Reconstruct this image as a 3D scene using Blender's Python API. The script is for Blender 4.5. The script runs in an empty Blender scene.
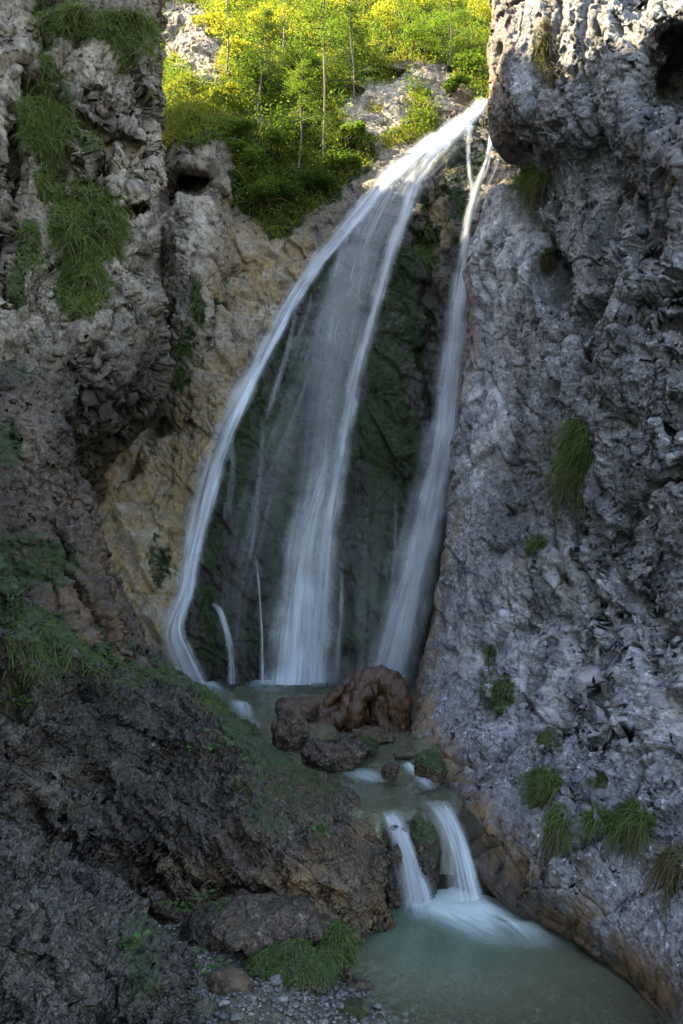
import bpy, math, random
import numpy as np, time as _time
R = math.radians
rng = np.random.default_rng(7)
random.seed(7)
sc = bpy.context.scene
COL = sc.collection

# ------------------------------------------------------------------ camera
W, H, F = 683, 1024, 850.0
PITCH = R(3.0)
CAMZ = 3.0
cam = bpy.data.cameras.new("camera"); camo = bpy.data.objects.new("camera", cam); COL.objects.link(camo)
cam.sensor_fit = 'VERTICAL'; cam.sensor_height = 36; cam.lens = F / H * 36
cam.clip_start = 0.05; cam.clip_end = 2000
camo.location = (0, 0, CAMZ); camo.rotation_euler = (R(90) + PITCH, 0, 0)
sc.camera = camo

# ------------------------------------------------------------------ world and sun
SUN_EL, SUN_AZ = 44.0, 12.0       # the sun stands to the left (-x), a little beyond the fall (+y)
world = bpy.data.worlds.new("World"); sc.world = world; world.use_nodes = True
wn = world.node_tree; bg = wn.nodes['Background']
sky = wn.nodes.new('ShaderNodeTexSky'); sky.sky_type = 'NISHITA'; sky.sun_disc = False
sdir = np.array([-math.cos(R(SUN_AZ)) * math.cos(R(SUN_EL)), math.sin(R(SUN_AZ)) * math.cos(R(SUN_EL)), math.sin(R(SUN_EL))])
sky.sun_elevation = R(SUN_EL); sky.sun_rotation = math.atan2(sdir[0], sdir[1])
sky.air_density = 1.0; sky.dust_density = 1.0; sky.ozone_density = 1.0
wt = wn.nodes.new('ShaderNodeMix'); wt.data_type = 'RGBA'; wt.blend_type = 'MULTIPLY'; wt.inputs[0].default_value = 1
wt.inputs[7].default_value = (1.0, .89, .77, 1)     # white balance of the photograph
wn.links.new(sky.outputs[0], wt.inputs[6]); wn.links.new(wt.outputs[2], bg.inputs[0]); bg.inputs[1].default_value = 0.15
sl = bpy.data.lights.new("sun", 'SUN'); sl.energy = 3.4; sl.angle = R(0.5); sl.color = (1.0, 0.82, 0.52)
so = bpy.data.objects.new("sun", sl); COL.objects.link(so)
from mathutils import Vector
so.rotation_euler = Vector(sdir.tolist()).to_track_quat('Z', 'Y').to_euler()
sc.view_settings.view_transform = 'Standard'; sc.view_settings.look = 'None'
sc.view_settings.gamma = 1; sc.view_settings.use_curve_mapping = False
sc.view_settings.exposure = 3.15
sc.cycles.use_denoising = True
sc.cycles.transparent_max_bounces = 24
sc.cycles.max_bounces = 8

# ------------------------------------------------------------------ noise in numpy
_perm = np.random.default_rng(11).permutation(256).astype(np.int32)
_perm = np.concatenate([_perm, _perm, _perm])
_g = np.random.default_rng(12).normal(size=(256, 3)); _g /= np.linalg.norm(_g, axis=1)[:, None]; _g = _g.astype(np.float32)
_rj = np.random.default_rng(13).random((256, 3)).astype(np.float32)

def perlin(p):
    p = np.asarray(p, np.float32)
    i = np.floor(p).astype(np.int32); f = p - i; i &= 255
    u = f * f * f * (f * (f * 6 - 15) + 10)
    out = 0
    for dx in (0, 1):
        a = _perm[i[:, 0] + dx]; wx = u[:, 0] if dx else 1 - u[:, 0]
        for dy in (0, 1):
            b = _perm[a + i[:, 1] + dy]; wy = u[:, 1] if dy else 1 - u[:, 1]
            for dz in (0, 1):
                h = _perm[b + i[:, 2] + dz]; wz = u[:, 2] if dz else 1 - u[:, 2]
                g = _g[h]
                out = out + wx * wy * wz * (g[:, 0] * (f[:, 0] - dx) + g[:, 1] * (f[:, 1] - dy) + g[:, 2] * (f[:, 2] - dz))
    return out * 1.6

def fbm(p, oct=4, gain=.5, lac=2.03):
    a, s, t = 1.0, 0, 0
    for k in range(oct):
        s = s + a * perlin(p + 17.3 * k); t += a; a *= gain; p = p * lac
    return s / t

def ridged(p, oct=4, gain=.5):
    a, s, t = 1.0, 0, 0
    for k in range(oct):
        s = s + a * (1 - 2 * np.abs(perlin(p + 9.1 * k))); t += a; a *= gain; p = p * 2.07
    return s / t

def worley(p):
    p = np.asarray(p, np.float32)
    i = np.floor(p).astype(np.int32); f = p - i
    f1 = np.full(len(p), 9., np.float32); f2 = f1.copy(); idv = np.zeros(len(p), np.float32)
    for dx in (-1, 0, 1):
        for dy in (-1, 0, 1):
            for dz in (-1, 0, 1):
                h = _perm[_perm[_perm[(i[:, 0] + dx) & 255] + ((i[:, 1] + dy) & 255)] + ((i[:, 2] + dz) & 255)]
                d = _rj[h]; d = (d[:, 0] + dx - f[:, 0]) ** 2 + (d[:, 1] + dy - f[:, 1]) ** 2 + (d[:, 2] + dz - f[:, 2]) ** 2
                m = d < f1
                f2 = np.where(m, f1, np.minimum(f2, d)); f1 = np.where(m, d, f1); idv = np.where(m, h, idv)
    return np.sqrt(f1), np.sqrt(f2), idv / 255.

def facet(p):
    """angular facets: every cell is its own tilted plane; returns the plane height and the distance to the cell edge"""
    p = np.asarray(p, np.float32)
    i = np.floor(p).astype(np.int32); f = p - i
    f1 = np.full(len(p), 9., np.float32); f2 = f1.copy(); idv = np.zeros(len(p), np.int32); vec = np.zeros_like(p)
    for dx in (-1, 0, 1):
        for dy in (-1, 0, 1):
            for dz in (-1, 0, 1):
                h = _perm[_perm[_perm[(i[:, 0] + dx) & 255] + ((i[:, 1] + dy) & 255)] + ((i[:, 2] + dz) & 255)]
                v = f - _rj[h] - np.array([dx, dy, dz], np.float32)
                d = np.einsum('ij,ij->i', v, v)
                m = d < f1
                f2 = np.where(m, f1, np.minimum(f2, d)); f1 = np.where(m, d, f1); idv[m] = h[m]; vec[m] = v[m]
    tilt = np.einsum('ij,ij->i', _g[idv], vec)
    return tilt + (_rj[idv, 0] - .5), np.sqrt(f2) - np.sqrt(f1)

def sstep(a, b, x):
    t = np.clip((x - a) / (b - a), 0, 1); return t * t * (3 - 2 * t)

# ------------------------------------------------------------------ pixel helpers (sizes and distances are real)
cp, sp = math.cos(PITCH), math.sin(PITCH)
def pt(px, py, d):
    cx = (np.asarray(px, float) - W / 2) / F; cy = (H / 2 - np.asarray(py, float)) / F
    y = cp - sp * cy; z = sp + cp * cy
    d = np.asarray(d, float)
    return np.stack(np.broadcast_arrays(cx / y * d, d, CAMZ + z / y * d), -1)
def proj(P):
    x = P[..., 0]; y = P[..., 1]; z = P[..., 2] - CAMZ
    f = y * cp + z * sp; u = -y * sp + z * cp
    f = np.where(f < .1, .1, f)
    return W / 2 + F * x / f, H / 2 - F * u / f
def gd(py, z):                      # distance at which a level surface of height z shows at picture row py
    cy = (H / 2 - py) / F
    return (z - CAMZ) / ((sp + cp * cy) / (cp - sp * cy))

# ------------------------------------------------------------------ mesh helpers
def tag(o, label=None, cat=None, group=None, kind=None):
    if label: o['label'] = label
    if cat: o['category'] = cat
    if group: o['group'] = group
    if kind: o['kind'] = kind
    return o

def mesh(name, V, Fc, mat, parent=None, attrs=None, smooth=True, uv=None):
    """Fc: (n,4) or (n,3) int array"""
    V = np.asarray(V, np.float32); Fc = np.asarray(Fc, np.int32)
    me = bpy.data.meshes.new(name)
    me.vertices.add(len(V)); me.vertices.foreach_set('co', V.ravel())
    k = Fc.shape[1]
    me.loops.add(Fc.size); me.loops.foreach_set('vertex_index', Fc.ravel())
    me.polygons.add(len(Fc)); me.polygons.foreach_set('loop_start', np.arange(0, Fc.size, k, dtype=np.int32))
    me.polygons.foreach_set('loop_total', np.full(len(Fc), k, np.int32))
    if smooth: me.polygons.foreach_set('use_smooth', np.ones(len(Fc), bool))
    if attrs:
        for n, a in attrs.items():
            at = me.attributes.new(n, 'FLOAT', 'POINT'); at.data.foreach_set('value', np.asarray(a, np.float32).ravel())
    if uv is not None:
        l = me.uv_layers.new(name='UVMap'); l.data.foreach_set('uv', np.asarray(uv, np.float32)[Fc.ravel()].ravel())
    me.update(); me.validate()
    if mat: me.materials.append(mat)
    o = bpy.data.objects.new(name, me); COL.objects.link(o)
    if parent: o.parent = parent
    return o

def gridfaces(n, m):
    i = np.arange(n * m).reshape(n, m)
    return np.stack([i[:-1, :-1], i[1:, :-1], i[1:, 1:], i[:-1, 1:]], -1).reshape(-1, 4)

def gnormals(P):
    du = np.gradient(P, axis=0); dv = np.gradient(P, axis=1)
    n = np.cross(du, dv); n /= np.maximum(np.linalg.norm(n, axis=-1, keepdims=True), 1e-9)
    return n

def catmull(A, t):                   # A: (n,...) control rows, t: params in [0,n-1]
    n = len(A); i = np.clip(np.floor(t).astype(int), 0, n - 2); f = (t - i)
    f = f.reshape((-1,) + (1,) * (A.ndim - 1))
    p0 = A[np.maximum(i - 1, 0)]; p1 = A[i]; p2 = A[i + 1]; p3 = A[np.minimum(i + 2, n - 1)]
    return .5 * ((2 * p1) + (-p0 + p2) * f + (2 * p0 - 5 * p1 + 4 * p2 - p3) * f * f + (-p0 + 3 * p1 - 3 * p2 + p3) * f ** 3)

def resample(A, step):
    n = len(A); t = np.linspace(0, n - 1, (n - 1) * 20 + 1); D = catmull(A, t)
    L = np.linalg.norm(np.diff(D, axis=0), axis=-1)
    L = L.reshape(len(L), -1).mean(1); c = np.concatenate([[0], np.cumsum(L)])
    k = max(8, int(c[-1] / step)); tt = np.interp(np.linspace(0, c[-1], k), c, t)
    return catmull(A, tt)

def refine(A, step):
    """even spacing where the surface can be seen, wider spacing where it turns away or leaves the picture"""
    K = 8
    nr, nc = A.shape[:2]
    tr = np.linspace(0, nr - 1, (nr - 1) * K + 1); tc = np.linspace(0, nc - 1, (nc - 1) * K + 1)
    D = np.swapaxes(catmull(np.swapaxes(catmull(A, tr), 0, 1), tc), 0, 1)
    fx, fy = proj(D); N = gnormals(D); V = np.array([0, 0, CAMZ]) - D; V /= np.linalg.norm(V, axis=-1, keepdims=True)
    fc = (N * V).sum(-1); ins = (fx > -30) & (fx < W + 30) & (fy > -30) & (fy < H + 30) & (D[..., 1] > 1)
    if (fc * ins).sum() < 0: fc = -fc
    vis = ins & (fc > -.05)
    out = []
    for ax, t in ((0, tr), (1, tc)):
        B = D if ax == 0 else np.swapaxes(D, 0, 1); vs = vis if ax == 0 else vis.T
        L = np.linalg.norm(np.diff(B, axis=0), axis=-1); v = (vs[1:] | vs[:-1])
        l = (L * v).sum(1) / np.maximum(v.sum(1), 1); w = v.sum(1) > .03 * v.shape[1]
        l = np.where(w, l, .12 * L.mean(1))
        c = np.concatenate([[0], np.cumsum(l)]); k = max(8, int(c[-1] / step))
        out.append(np.interp(np.linspace(0, c[-1], k), c, t))
    return np.swapaxes(catmull(np.swapaxes(catmull(A, out[0]), 0, 1), out[1]), 0, 1)

SURF = {}
def seg_dist(px, py, pts):
    best = np.full(px.shape, 1e9)
    for (x0, y0), (x1, y1) in zip(pts[:-1], pts[1:]):
        dx, dy = x1 - x0, y1 - y0; t = np.clip(((px - x0) * dx + (py - y0) * dy) / (dx * dx + dy * dy), 0, 1)
        best = np.minimum(best, np.hypot(px - x0 - t * dx, py - y0 - t * dy))
    return best

def blobs(px, py, lst):
    m = np.zeros(px.shape)
    for (cx, cy, rx, ry, *a) in lst:
        ang = R(a[0]) if a else 0; s = a[1] if len(a) > 1 else 1
        dx, dy = px - cx, py - cy; ca, sa = math.cos(ang), math.sin(ang)
        q = ((dx * ca + dy * sa) / rx) ** 2 + ((-dx * sa + dy * ca) / ry) ** 2
        m = np.maximum(m, s * np.clip(1.25 - .75 * q, 0, 1))
    return m

def sheet(name, net, step, disp, mat, masks=None, dents=(), cracks=(), label=None, att=None, key=None):
    """net: rows x cols x (px,py,d) control points -> a dense rock surface, displaced in steps"""
    A = np.array([[pt(*c) for c in row] for row in net])
    P = refine(A, step)
    n, m = P.shape[:2]
    N = gnormals(P)
    fx, fy = proj(P)
    Vw = np.array([0, 0, CAMZ]) - P; Vw /= np.linalg.norm(Vw, axis=-1, keepdims=True)
    inn = (fx > 0) & (fx < W) & (fy > 0) & (fy < H)
    sgn = 1. if ((N * Vw).sum(-1) * inn).sum() > 0 else -1.
    N = N * sgn
    dd = np.zeros((n, m)); dv_ = np.zeros((n, m)); inward = -Vw
    for (cx, cy, rx, ry, amp, *a) in dents:
        ang = R(a[0]) if a else 0; ca, sa = math.cos(ang), math.sin(ang); dx, dy = fx - cx, fy - cy
        q = ((dx * ca + dy * sa) / rx) ** 2 + ((-dx * sa + dy * ca) / ry) ** 2
        dv_ = dv_ + amp * np.exp(-q ** 2.2)
    Q = P.reshape(-1, 3)
    wob = (fbm(Q * 1.5, 3) * 14).reshape(n, m); wob2 = (fbm(Q * 1.5 + 50, 3) * 14).reshape(n, m)
    for (pts, w, amp) in cracks:
        q = seg_dist(fx + wob, fy + wob2, pts) / w
        dd -= amp * np.exp(-q ** 1.5)
    P = P + N * dd[..., None] + inward * dv_[..., None]
    for stage in disp:
        N = gnormals(P) * sgn
        d = stage(P.reshape(-1, 3))
        if att: d = d * att(P.reshape(-1, 3))
        P = P + N * d.reshape(n, m, 1)
    N = gnormals(P) * sgn
    fx, fy = proj(P)
    at = {'moss': np.zeros(n * m), 'ochre': np.zeros(n * m), 'wet': np.zeros(n * m), 'pale': np.zeros(n * m)}
    if masks:
        nz = fbm(P.reshape(-1, 3) * 2.2, 4)
        for k, fn in masks.items():
            at[k] = np.clip(fn(fx + wob * 1.2, fy + wob2 * 1.2, P, N, nz.reshape(n, m)), 0, 1).ravel()
    Fq = gridfaces(n, m)
    if sgn > 0: pass
    else: Fq = Fq[:, ::-1]
    o = mesh(name, P.reshape(-1, 3), Fq, mat, attrs=at)
    tag(o, label=label, kind='structure')
    SURF[key or name] = (fx.ravel(), fy.ravel(), P.reshape(-1, 3), N.reshape(-1, 3), {k: v for k, v in at.items()})
    print(key, n, m, 'sgn', sgn, round(_time.perf_counter(),1))
    return o

def hit(px, py, names=None, rad=2.5):
    best = None
    for nme, (fx, fy, P, N, _) in SURF.items():
        if names and nme not in names: continue
        r = rad
        m = np.nonzero((np.abs(fx - px) < r) & (np.abs(fy - py) < r) & (P[:, 1] > 1))[0]
        if not len(m): continue
        j = m[np.argmin(P[m, 1])]
        if best is None or P[j, 1] < best[0][1]: best = (P[j].astype(float), N[j].astype(float), nme)
    return best

# ------------------------------------------------------------------ material helpers
def newmat(name):
    m = bpy.data.materials.new(name); m.use_nodes = True
    nt = m.node_tree; b = nt.nodes['Principled BSDF']; return m, nt, b
class G:
    def __init__(s, nt): s.nt = nt
    def n(s, t, **k):
        q = s.nt.nodes.new(t)
        for a, b in k.items(): setattr(q, a, b)
        return q
    def l(s, a, b): s.nt.links.new(a, b)
    def noise(s, vec, scale, detail=6, rough=.55, dist=0):
        q = s.n('ShaderNodeTexNoise'); q.inputs['Scale'].default_value = scale; q.inputs['Detail'].default_value = detail
        q.inputs['Roughness'].default_value = rough; q.inputs['Distortion'].default_value = dist; s.l(vec, q.inputs['Vector']); return q.outputs['Fac']
    def ramp(s, fac, stops, interp='LINEAR'):
        q = s.n('ShaderNodeValToRGB'); q.color_ramp.interpolation = interp
        e = q.color_ramp.elements
        while len(e) < len(stops): e.new(.5)
        for el, (p, c) in zip(e, stops):
            el.position = p; el.color = (*c, 1) if isinstance(c, tuple) else (c, c, c, 1)
        s.l(fac, q.inputs[0]); return q.outputs[0]
    def mix(s, f, a, b, mode='MIX'):
        q = s.n('ShaderNodeMix', data_type='RGBA', blend_type=mode)
        for sock, v in ((q.inputs[0], f), (q.inputs[6], a), (q.inputs[7], b)):
            if hasattr(v, 'links'): s.l(v, sock)
            else: sock.default_value = v if not isinstance(v, tuple) else (*v, 1)
        return q.outputs[2]
    def math(s, op, a, b=0, c=None, clamp=False):
        q = s.n('ShaderNodeMath', operation=op); q.use_clamp = clamp
        for i, v in enumerate((a, b) if c is None else (a, b, c)):
            if hasattr(v, 'links'): s.l(v, q.inputs[i])
            else: q.inputs[i].default_value = v
        return q.outputs[0]
    def attr(s, n): 
        q = s.n('ShaderNodeAttribute', attribute_name=n); return q.outputs['Fac']
    def maprange(s, v, a, b, c=0., d=1.):
        q = s.n('ShaderNodeMapRange'); q.interpolation_type = 'SMOOTHSTEP'; s.l(v, q.inputs[0])
        for i, x in enumerate((a, b, c, d)): q.inputs[i + 1].default_value = x
        return q.outputs[0]

def rockmat(name, dark, mid, light, ochre=(.215, .155, .075), moss=(.035, .055, .012), moss2=(.07, .085, .02), scale=1., rough=.85, white=.5, bump=.5, wetrough=.28, wetcol=.35, spec=.4, bdet=9):
    m, nt, b = newmat(name); g = G(nt)
    tc = g.n('ShaderNodeTexCoord').outputs['Object']
    n1 = g.noise(tc, .9 * scale, 5, .6, .4); n2 = g.noise(tc, 6 * scale, 9, .75, .5); n3 = g.noise(tc, 24 * scale, 7, .78, .4)
    c = g.ramp(n2, [(.36, dark), (.47, mid), (.56, mid), (.68, light)])
    c = g.mix(g.maprange(n1, .35, .65, .25, .8), c, g.ramp(n3, [(.38, dark), (.5, mid), (.64, light)]))
    # pale lichen and calcite flecks; on the dark foreground rocks also painted glints
    n4 = g.noise(tc, 16 * scale, 9, .82, .4)
    fl = g.math('MULTIPLY', g.maprange(n4, .55, .62), g.maprange(g.noise(tc, 1.9 * scale, 5, .7), .42, .58))
    c = g.mix(g.math('MULTIPLY', fl, white), c, tuple(min(1, x * 1.7 + .05) for x in light))
    # dark stains, then solution pits with shade painted into their colour
    n5 = g.noise(tc, 9 * scale, 9, .78, .7)
    c = g.mix(g.maprange(n5, .54, .62, 0, .85), c, tuple(x * .35 for x in dark))
    vo = g.n('ShaderNodeTexVoronoi'); vo.inputs['Scale'].default_value = 22 * scale; vo.inputs['Randomness'].default_value = 1
    wv = g.n('ShaderNodeMix', data_type='VECTOR'); wv.inputs[0].default_value = .12; g.l(tc, wv.inputs[4])
    nv = g.n('ShaderNodeTexNoise'); nv.inputs['Scale'].default_value = 8; g.l(tc, nv.inputs['Vector']); g.l(nv.outputs['Color'], wv.inputs[5]); g.l(wv.outputs[1], vo.inputs['Vector'])
    pit = g.math('MULTIPLY', g.maprange(vo.outputs['Distance'], .32, .12), g.maprange(g.noise(tc, 3.1 * scale, 5, .7), .45, .6))
    c = g.mix(g.math('MULTIPLY', pit, .8), c, tuple(x * .3 for x in dark))
    # broad tone changes and seepage streaks
    mps = g.n('ShaderNodeMapping'); mps.inputs['Scale'].default_value = (2.2, 2.2, .28); g.l(tc, mps.inputs[0])
    c = g.mix(1., c, g.ramp(g.noise(mps.outputs[0], 1.3, 6, .62, .3), [(.34, .50), (.5, 1.0), (.66, 1.18)]), 'MULTIPLY')
    c = g.mix(1., c, g.ramp(g.noise(tc, .55, 4, .55, .5), [(.36, .62), (.5, .95), (.64, 1.25)]), 'MULTIPLY')
    pale = g.attr('pale')
    c = g.mix(g.math('MULTIPLY', pale, g.maprange(n2, .3, .6), clamp=True), c, tuple(min(1, x * 1.25) for x in light))
    oc = g.attr('ochre'); of = g.math('MULTIPLY', oc, g.maprange(g.noise(tc, 2.6, 7, .65, .7), .32, .6))
    oc2 = g.ramp(g.noise(tc, 9, 6, .65), [(.3, tuple(x * .35 for x in ochre)), (.5, ochre), (.72, tuple(min(1, x * 1.7) for x in ochre))])
    c = g.mix(of, c, oc2)
    wet = g.attr('wet')
    c = g.mix(g.math('MULTIPLY', wet, 1.0), c, g.mix(1., c, (wetcol, wetcol, wetcol * 1.02), 'MULTIPLY'))
    ms = g.attr('moss'); mn = g.noise(tc, 6, 8, .7, .3)
    mf = g.maprange(g.math('ADD', ms, g.math('MULTIPLY', g.math('SUBTRACT', mn, .5), 1.6)), .35, .6)
    mc = g.ramp(g.noise(tc, 18, 6, .7), [(.3, tuple(x * .5 for x in moss)), (.52, moss), (.75, moss2)])
    c = g.mix(mf, c, mc)
    g.l(c, b.inputs['Base Color'])
    rr = g.mix(wet, (rough,) * 3, g.ramp(n3, [(.3, wetrough), (.7, min(1, wetrough + .3))]))
    rr = g.mix(mf, rr, (.95,) * 3)
    g.l(rr, b.inputs['Roughness'])
    b.inputs['Specular IOR Level'].default_value = spec
    nb = g.noise(tc, (40 if bdet > 5 else 22) * scale, bdet, .75 if bdet > 5 else .5, .3); nb2 = g.noise(tc, 11 * scale, min(8, bdet), .7 if bdet > 5 else .55, .6)
    hsum = g.math('ADD', g.math('ADD', g.math('MULTIPLY', nb, .4), nb2), g.math('MULTIPLY', pit, -.35))
    bp = g.n('ShaderNodeBump'); bp.inputs['Strength'].default_value = bump; bp.inputs['Distance'].default_value = .09
    g.l(hsum, bp.inputs['Height']); g.l(bp.outputs[0], b.inputs['Normal'])
    return m

M = {}
M['grey'] = rockmat('pitted_limestone', (.05, .052, .058), (.175, .18, .20), (.47, .48, .52), ochre=(.20, .12, .05), white=.9, rough=.58, bump=.7)
M['left'] = rockmat('weathered_limestone', (.048, .038, .029), (.150, .122, .097), (.34, .30, .25), white=.75, moss=(.03, .05, .012), moss2=(.06, .085, .02))
M['back'] = rockmat('stained_limestone', (.075, .062, .05), (.20, .17, .14), (.37, .33, .28), white=.6, moss=(.014, .028, .008), moss2=(.034, .060, .014), wetcol=.13)
M['brown'] = rockmat('brown_rock', (.018, .013, .010), (.065, .048, .034), (.19, .15, .115), ochre=(.12, .075, .042), white=.4, moss=(.02, .035, .012), moss2=(.045, .07, .022))
M['slate'] = rockmat('dark_wet_rock', (.009, .007, .005), (.028, .019, .012), (.17, .138, .112), ochre=(.12, .075, .035), white=.75, rough=.5, wetcol=.55, wetrough=.2, spec=.5, bdet=4, moss=(.024, .044, .014), moss2=(.060, .088, .030), bump=1., scale=1.3)  # strong pale flecks paint in wet glints
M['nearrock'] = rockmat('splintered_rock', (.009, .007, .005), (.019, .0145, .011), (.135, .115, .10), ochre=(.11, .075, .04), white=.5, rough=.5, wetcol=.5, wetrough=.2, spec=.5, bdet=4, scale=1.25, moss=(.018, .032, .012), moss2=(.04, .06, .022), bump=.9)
M['bed'] = rockmat('river_bed', (.04, .037, .028), (.13, .12, .085), (.30, .28, .22), ochre=(.2, .17, .06), white=.6, scale=2.4, bump=1.)

# ------------------------------------------------------------------ displacement recipes
def warp(Q, f, a):
    return np.stack([perlin(Q * f + 5), perlin(Q * f + 25), perlin(Q * f + 45)], -1) * a
def big(s=1., a=1.):
    return lambda Q: a * (.32 * fbm(Q / (1.9 * s), 3) + .10 * perlin(Q / (.7 * s) + 3))
def rough(s=1., a=1., st=(1, 1, .6), pit=1., sh=.0):
    """broken limestone: angular facets at three sizes, hollows and fine grain"""
    def f(Q):
        S = Q * np.array(st); S = S + sh * Q[:, [2]] * np.array([1, .3, 0])
        w = warp(Q, 2.2 / s, .22)
        a1, e1 = facet(S / (.62 * s) + w); a2, e2 = facet(S / (.24 * s) + w * 1.5 + 9)
        w2 = warp(Q, 9. / s, .3)
        a3, e3 = facet(S / (.095 * s) + w2 + 21)
        hol = perlin(S / (.33 * s) + 60) + .6 * perlin(S / (.13 * s) + 80)
        return a * s * (.12 * a1 + .045 * a2 + .018 * a3 - .05 * (1 - sstep(0, .06, e1)) - pit * .16 * sstep(.28, .85, hol) + .03 * fbm(Q / (.10 * s), 4, .65))
    return f
def grain(s=1., a=1.):
    def f(Q):
        h = perlin(Q / (.07 * s) + 11) + .5 * perlin(Q / (.03 * s) + 31)
        return a * s * (.022 * fbm(Q / (.05 * s), 3, .7) - .03 * sstep(.25, .8, h))
    return f
def ledges(per=.38, a=.1, d=(.55, .1, .83)):
    """bedding: sawtooth steps across the bedding direction"""
    d = np.array(d) / np.linalg.norm(d)
    def f(Q):
        b = (Q @ d) / per + .55 * fbm(Q / 1.1, 3) + .12 * fbm(Q / .2, 2); fr = b % 1
        b2 = b * 3.1 + .3; fr2 = b2 % 1
        return a * (np.where(fr < .86, fr, (1 - fr) / .14 * .86) - .4) * (.5 + .8 * _rj[np.floor(b).astype(int) & 255, 0]) + a * .3 * (fr2 - .5)
    return f
def slaty(s=1., a=1., d=(-.35, .3, .9)):
    d = np.array(d) / np.linalg.norm(d)
    def f(Q):
        q = Q @ d
        S = Q + (q * 1.6)[:, None] * d[None, :]
        w = warp(Q, 2.0 / s, .35)
        a1, e1 = facet(S / (.42 * s) + w); a2, e2 = facet(S / (.15 * s) + w * 1.4 + 5)
        b = q / (.16 * s) + 1.6 * fbm(Q * 1.6 / s, 3); saw = (b % 1)
        return a * s * (.09 * a1 + .032 * a2 + .035 * (saw - .5) * sstep(-.3, .3, perlin(Q * 1.1 + 33)) + .03 * fbm(S / (.07 * s), 4, .65))
    return f

# ------------------------------------------------------------------ the right cliff
def lerp(a, b, t): return a + (b - a) * t
rows = [  # py, silhouette px, silhouette d, right-hand d
    (-420, 520, 12.5, 10.5), (-250, 500, 11.8, 9.6), (-80, 494, 11.2, 8.8), (0, 492, 10.8, 8.3), (60, 490, 10.8, 8.0), (105, 486, 10.9, 7.8), (140, 492, 11.1, 7.7), (168, 506, 11.4, 7.7),
    (205, 486, 11.9, 7.6), (265, 470, 12.0, 7.5), (330, 473, 12.0, 7.4), (430, 460, 11.9, 7.3), (540, 448, 11.8, 7.2), (640, 430, 11.7, 7.0), (710, 418, 10.9, 6.8), (760, 420, 9.6, 6.6),
    (805, 430, 8.25, 6.4), (850, 458, 7.7, 6.2), (890, 494, 7.3, 6.0), (930, 558, 6.8, 5.75), (970, 616, 6.3, 5.5), (1024, 668, 5.7, 5.1), (1090, 740, 5.2, 4.8), (1200, 800, 4.5, 4.4)]
net = []
for (py, sx, sd, rd) in rows:
    r = [(sx + 150, py - 10, sd + 7), (sx + 70, py - 5, sd + 3.2), (sx + 26, py, sd + 1.3), (sx + 5, py, sd + .45), (sx, py, sd)]
    E_ = 700 if sx < 640 else sx + 60
    for t in (.1, .28, .5, .75, 1): r.append((lerp(sx, E_, t), py, lerp(sd, rd, t ** .85)))
    r.append((E_ + 120, py, rd - .6)); r.append((E_ + 330, py, rd - 1.0))
    net.append(r)
net = np.array(net, float)
MOSS_R = [(545, 792, 18, 22), (628, 828, 34, 24), (497, 693, 19, 24), (490, 655, 8, 12), (553, 740, 14, 14), (536, 545, 11, 9), (575, 470, 14, 30), (532, 185, 20, 16, -30), (545, 60, 9, 30, 10), (548, 260, 10, 14), (600, 740, 10, 8), (590,780,12,14)]
def m_right_moss(fx, fy, P, N, nz): return blobs(fx, fy, MOSS_R) * .62 + .25 * sstep(.15, .5, nz) * .7
def m_right_ochre_glow(fx, fy, P, N, nz):
    low = seg_dist(fx, fy, [(436, 780), (470, 850), (520, 905), (590, 945), (650, 1010)])
    e = seg_dist(fx, fy, [(438, 500), (420, 640), (416, 700), (425, 750)])
    t = seg_dist(fx, fy, [(502, 0), (490, 60), (500, 130), (510, 165)])  # warm light on the upper edge, painted in as ochre
    u = seg_dist(fx, fy, [(470, 260), (466, 330), (460, 400)])
    return 1.5 * np.exp(-(low / 34) ** 2) + .9 * np.exp(-(e / 16) ** 2) + .7 * np.exp(-(t / 14) ** 2) + .7 * np.exp(-(u / 8) ** 2) + .25 * sstep(.1, .4, nz)
def m_right_wet(fx, fy, P, N, nz):
    low = seg_dist(fx, fy, [(436, 800), (480, 875), (520, 915), (590, 960), (650, 1024)])
    return 1.3 * np.exp(-(low / 34) ** 2) + .5 * np.exp(-(seg_dist(fx, fy, [(430, 560), (420, 640), (410, 720)]) / 14) ** 2)
sheet('cliff', net, .0145,
      [big(1., .48), ledges(1.1, .10, (.72, -.55, .42)), rough(1.35, .92, (1, 1, .42), .8, .45), grain(1., 1.1)], M['grey'],
      att=lambda Q: (.3 + .7 * sstep(.1, 1.5, Q[:, 2])) * (.5 + .6 * sstep(.9, .2, (Q[:, 1] - 7.5) / 4.2 + .25 * fbm(Q / 1.2, 2))),
      masks={'moss': m_right_moss, 'ochre': m_right_ochre_glow, 'wet': m_right_wet, 'pale': lambda fx, fy, P, N, nz: .8 * blobs(fx, fy, [(500, 262, 40, 60), (560, 640, 90, 90), (650, 720, 60, 60), (480, 430, 30, 60)]) * sstep(-.3, .2, nz)},  # first pale blob paints in the sunlit patch beside the upper fall
      dents=[(676, 82, 34, 54, 1.9, 12), (552, 285, 14, 36, .55, -20), (610, 560, 16, 26, .3), (600, 695, 12, 10, .25), (655, 330, 34, 12, .25), (548, 850, 6, 40, .15, 10)],
      cracks=[([(505, 168), (520, 215), (545, 262), (560, 310)], 6, .3), ([(680, 290), (640, 310), (600, 290), (560, 340), (556, 420)], 6, .25),
              ([(683, 475), (650, 490), (615, 540), (620, 590), (660, 620), (683, 640)], 7, .3), ([(645, 770), (625, 800), (600, 830), (560, 850)], 6, .22),
              ([(590, 430), (575, 520), (590, 600), (600, 700)], 4, .15), ([(560, 0), (545, 60), (525, 130), (530, 200)], 6, .25), ([(600, 0), (590, 100), (605, 200), (590, 280)], 7, .25)],
      label='tall pitted grey limestone cliff filling the right side of the gorge', key='right')

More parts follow.
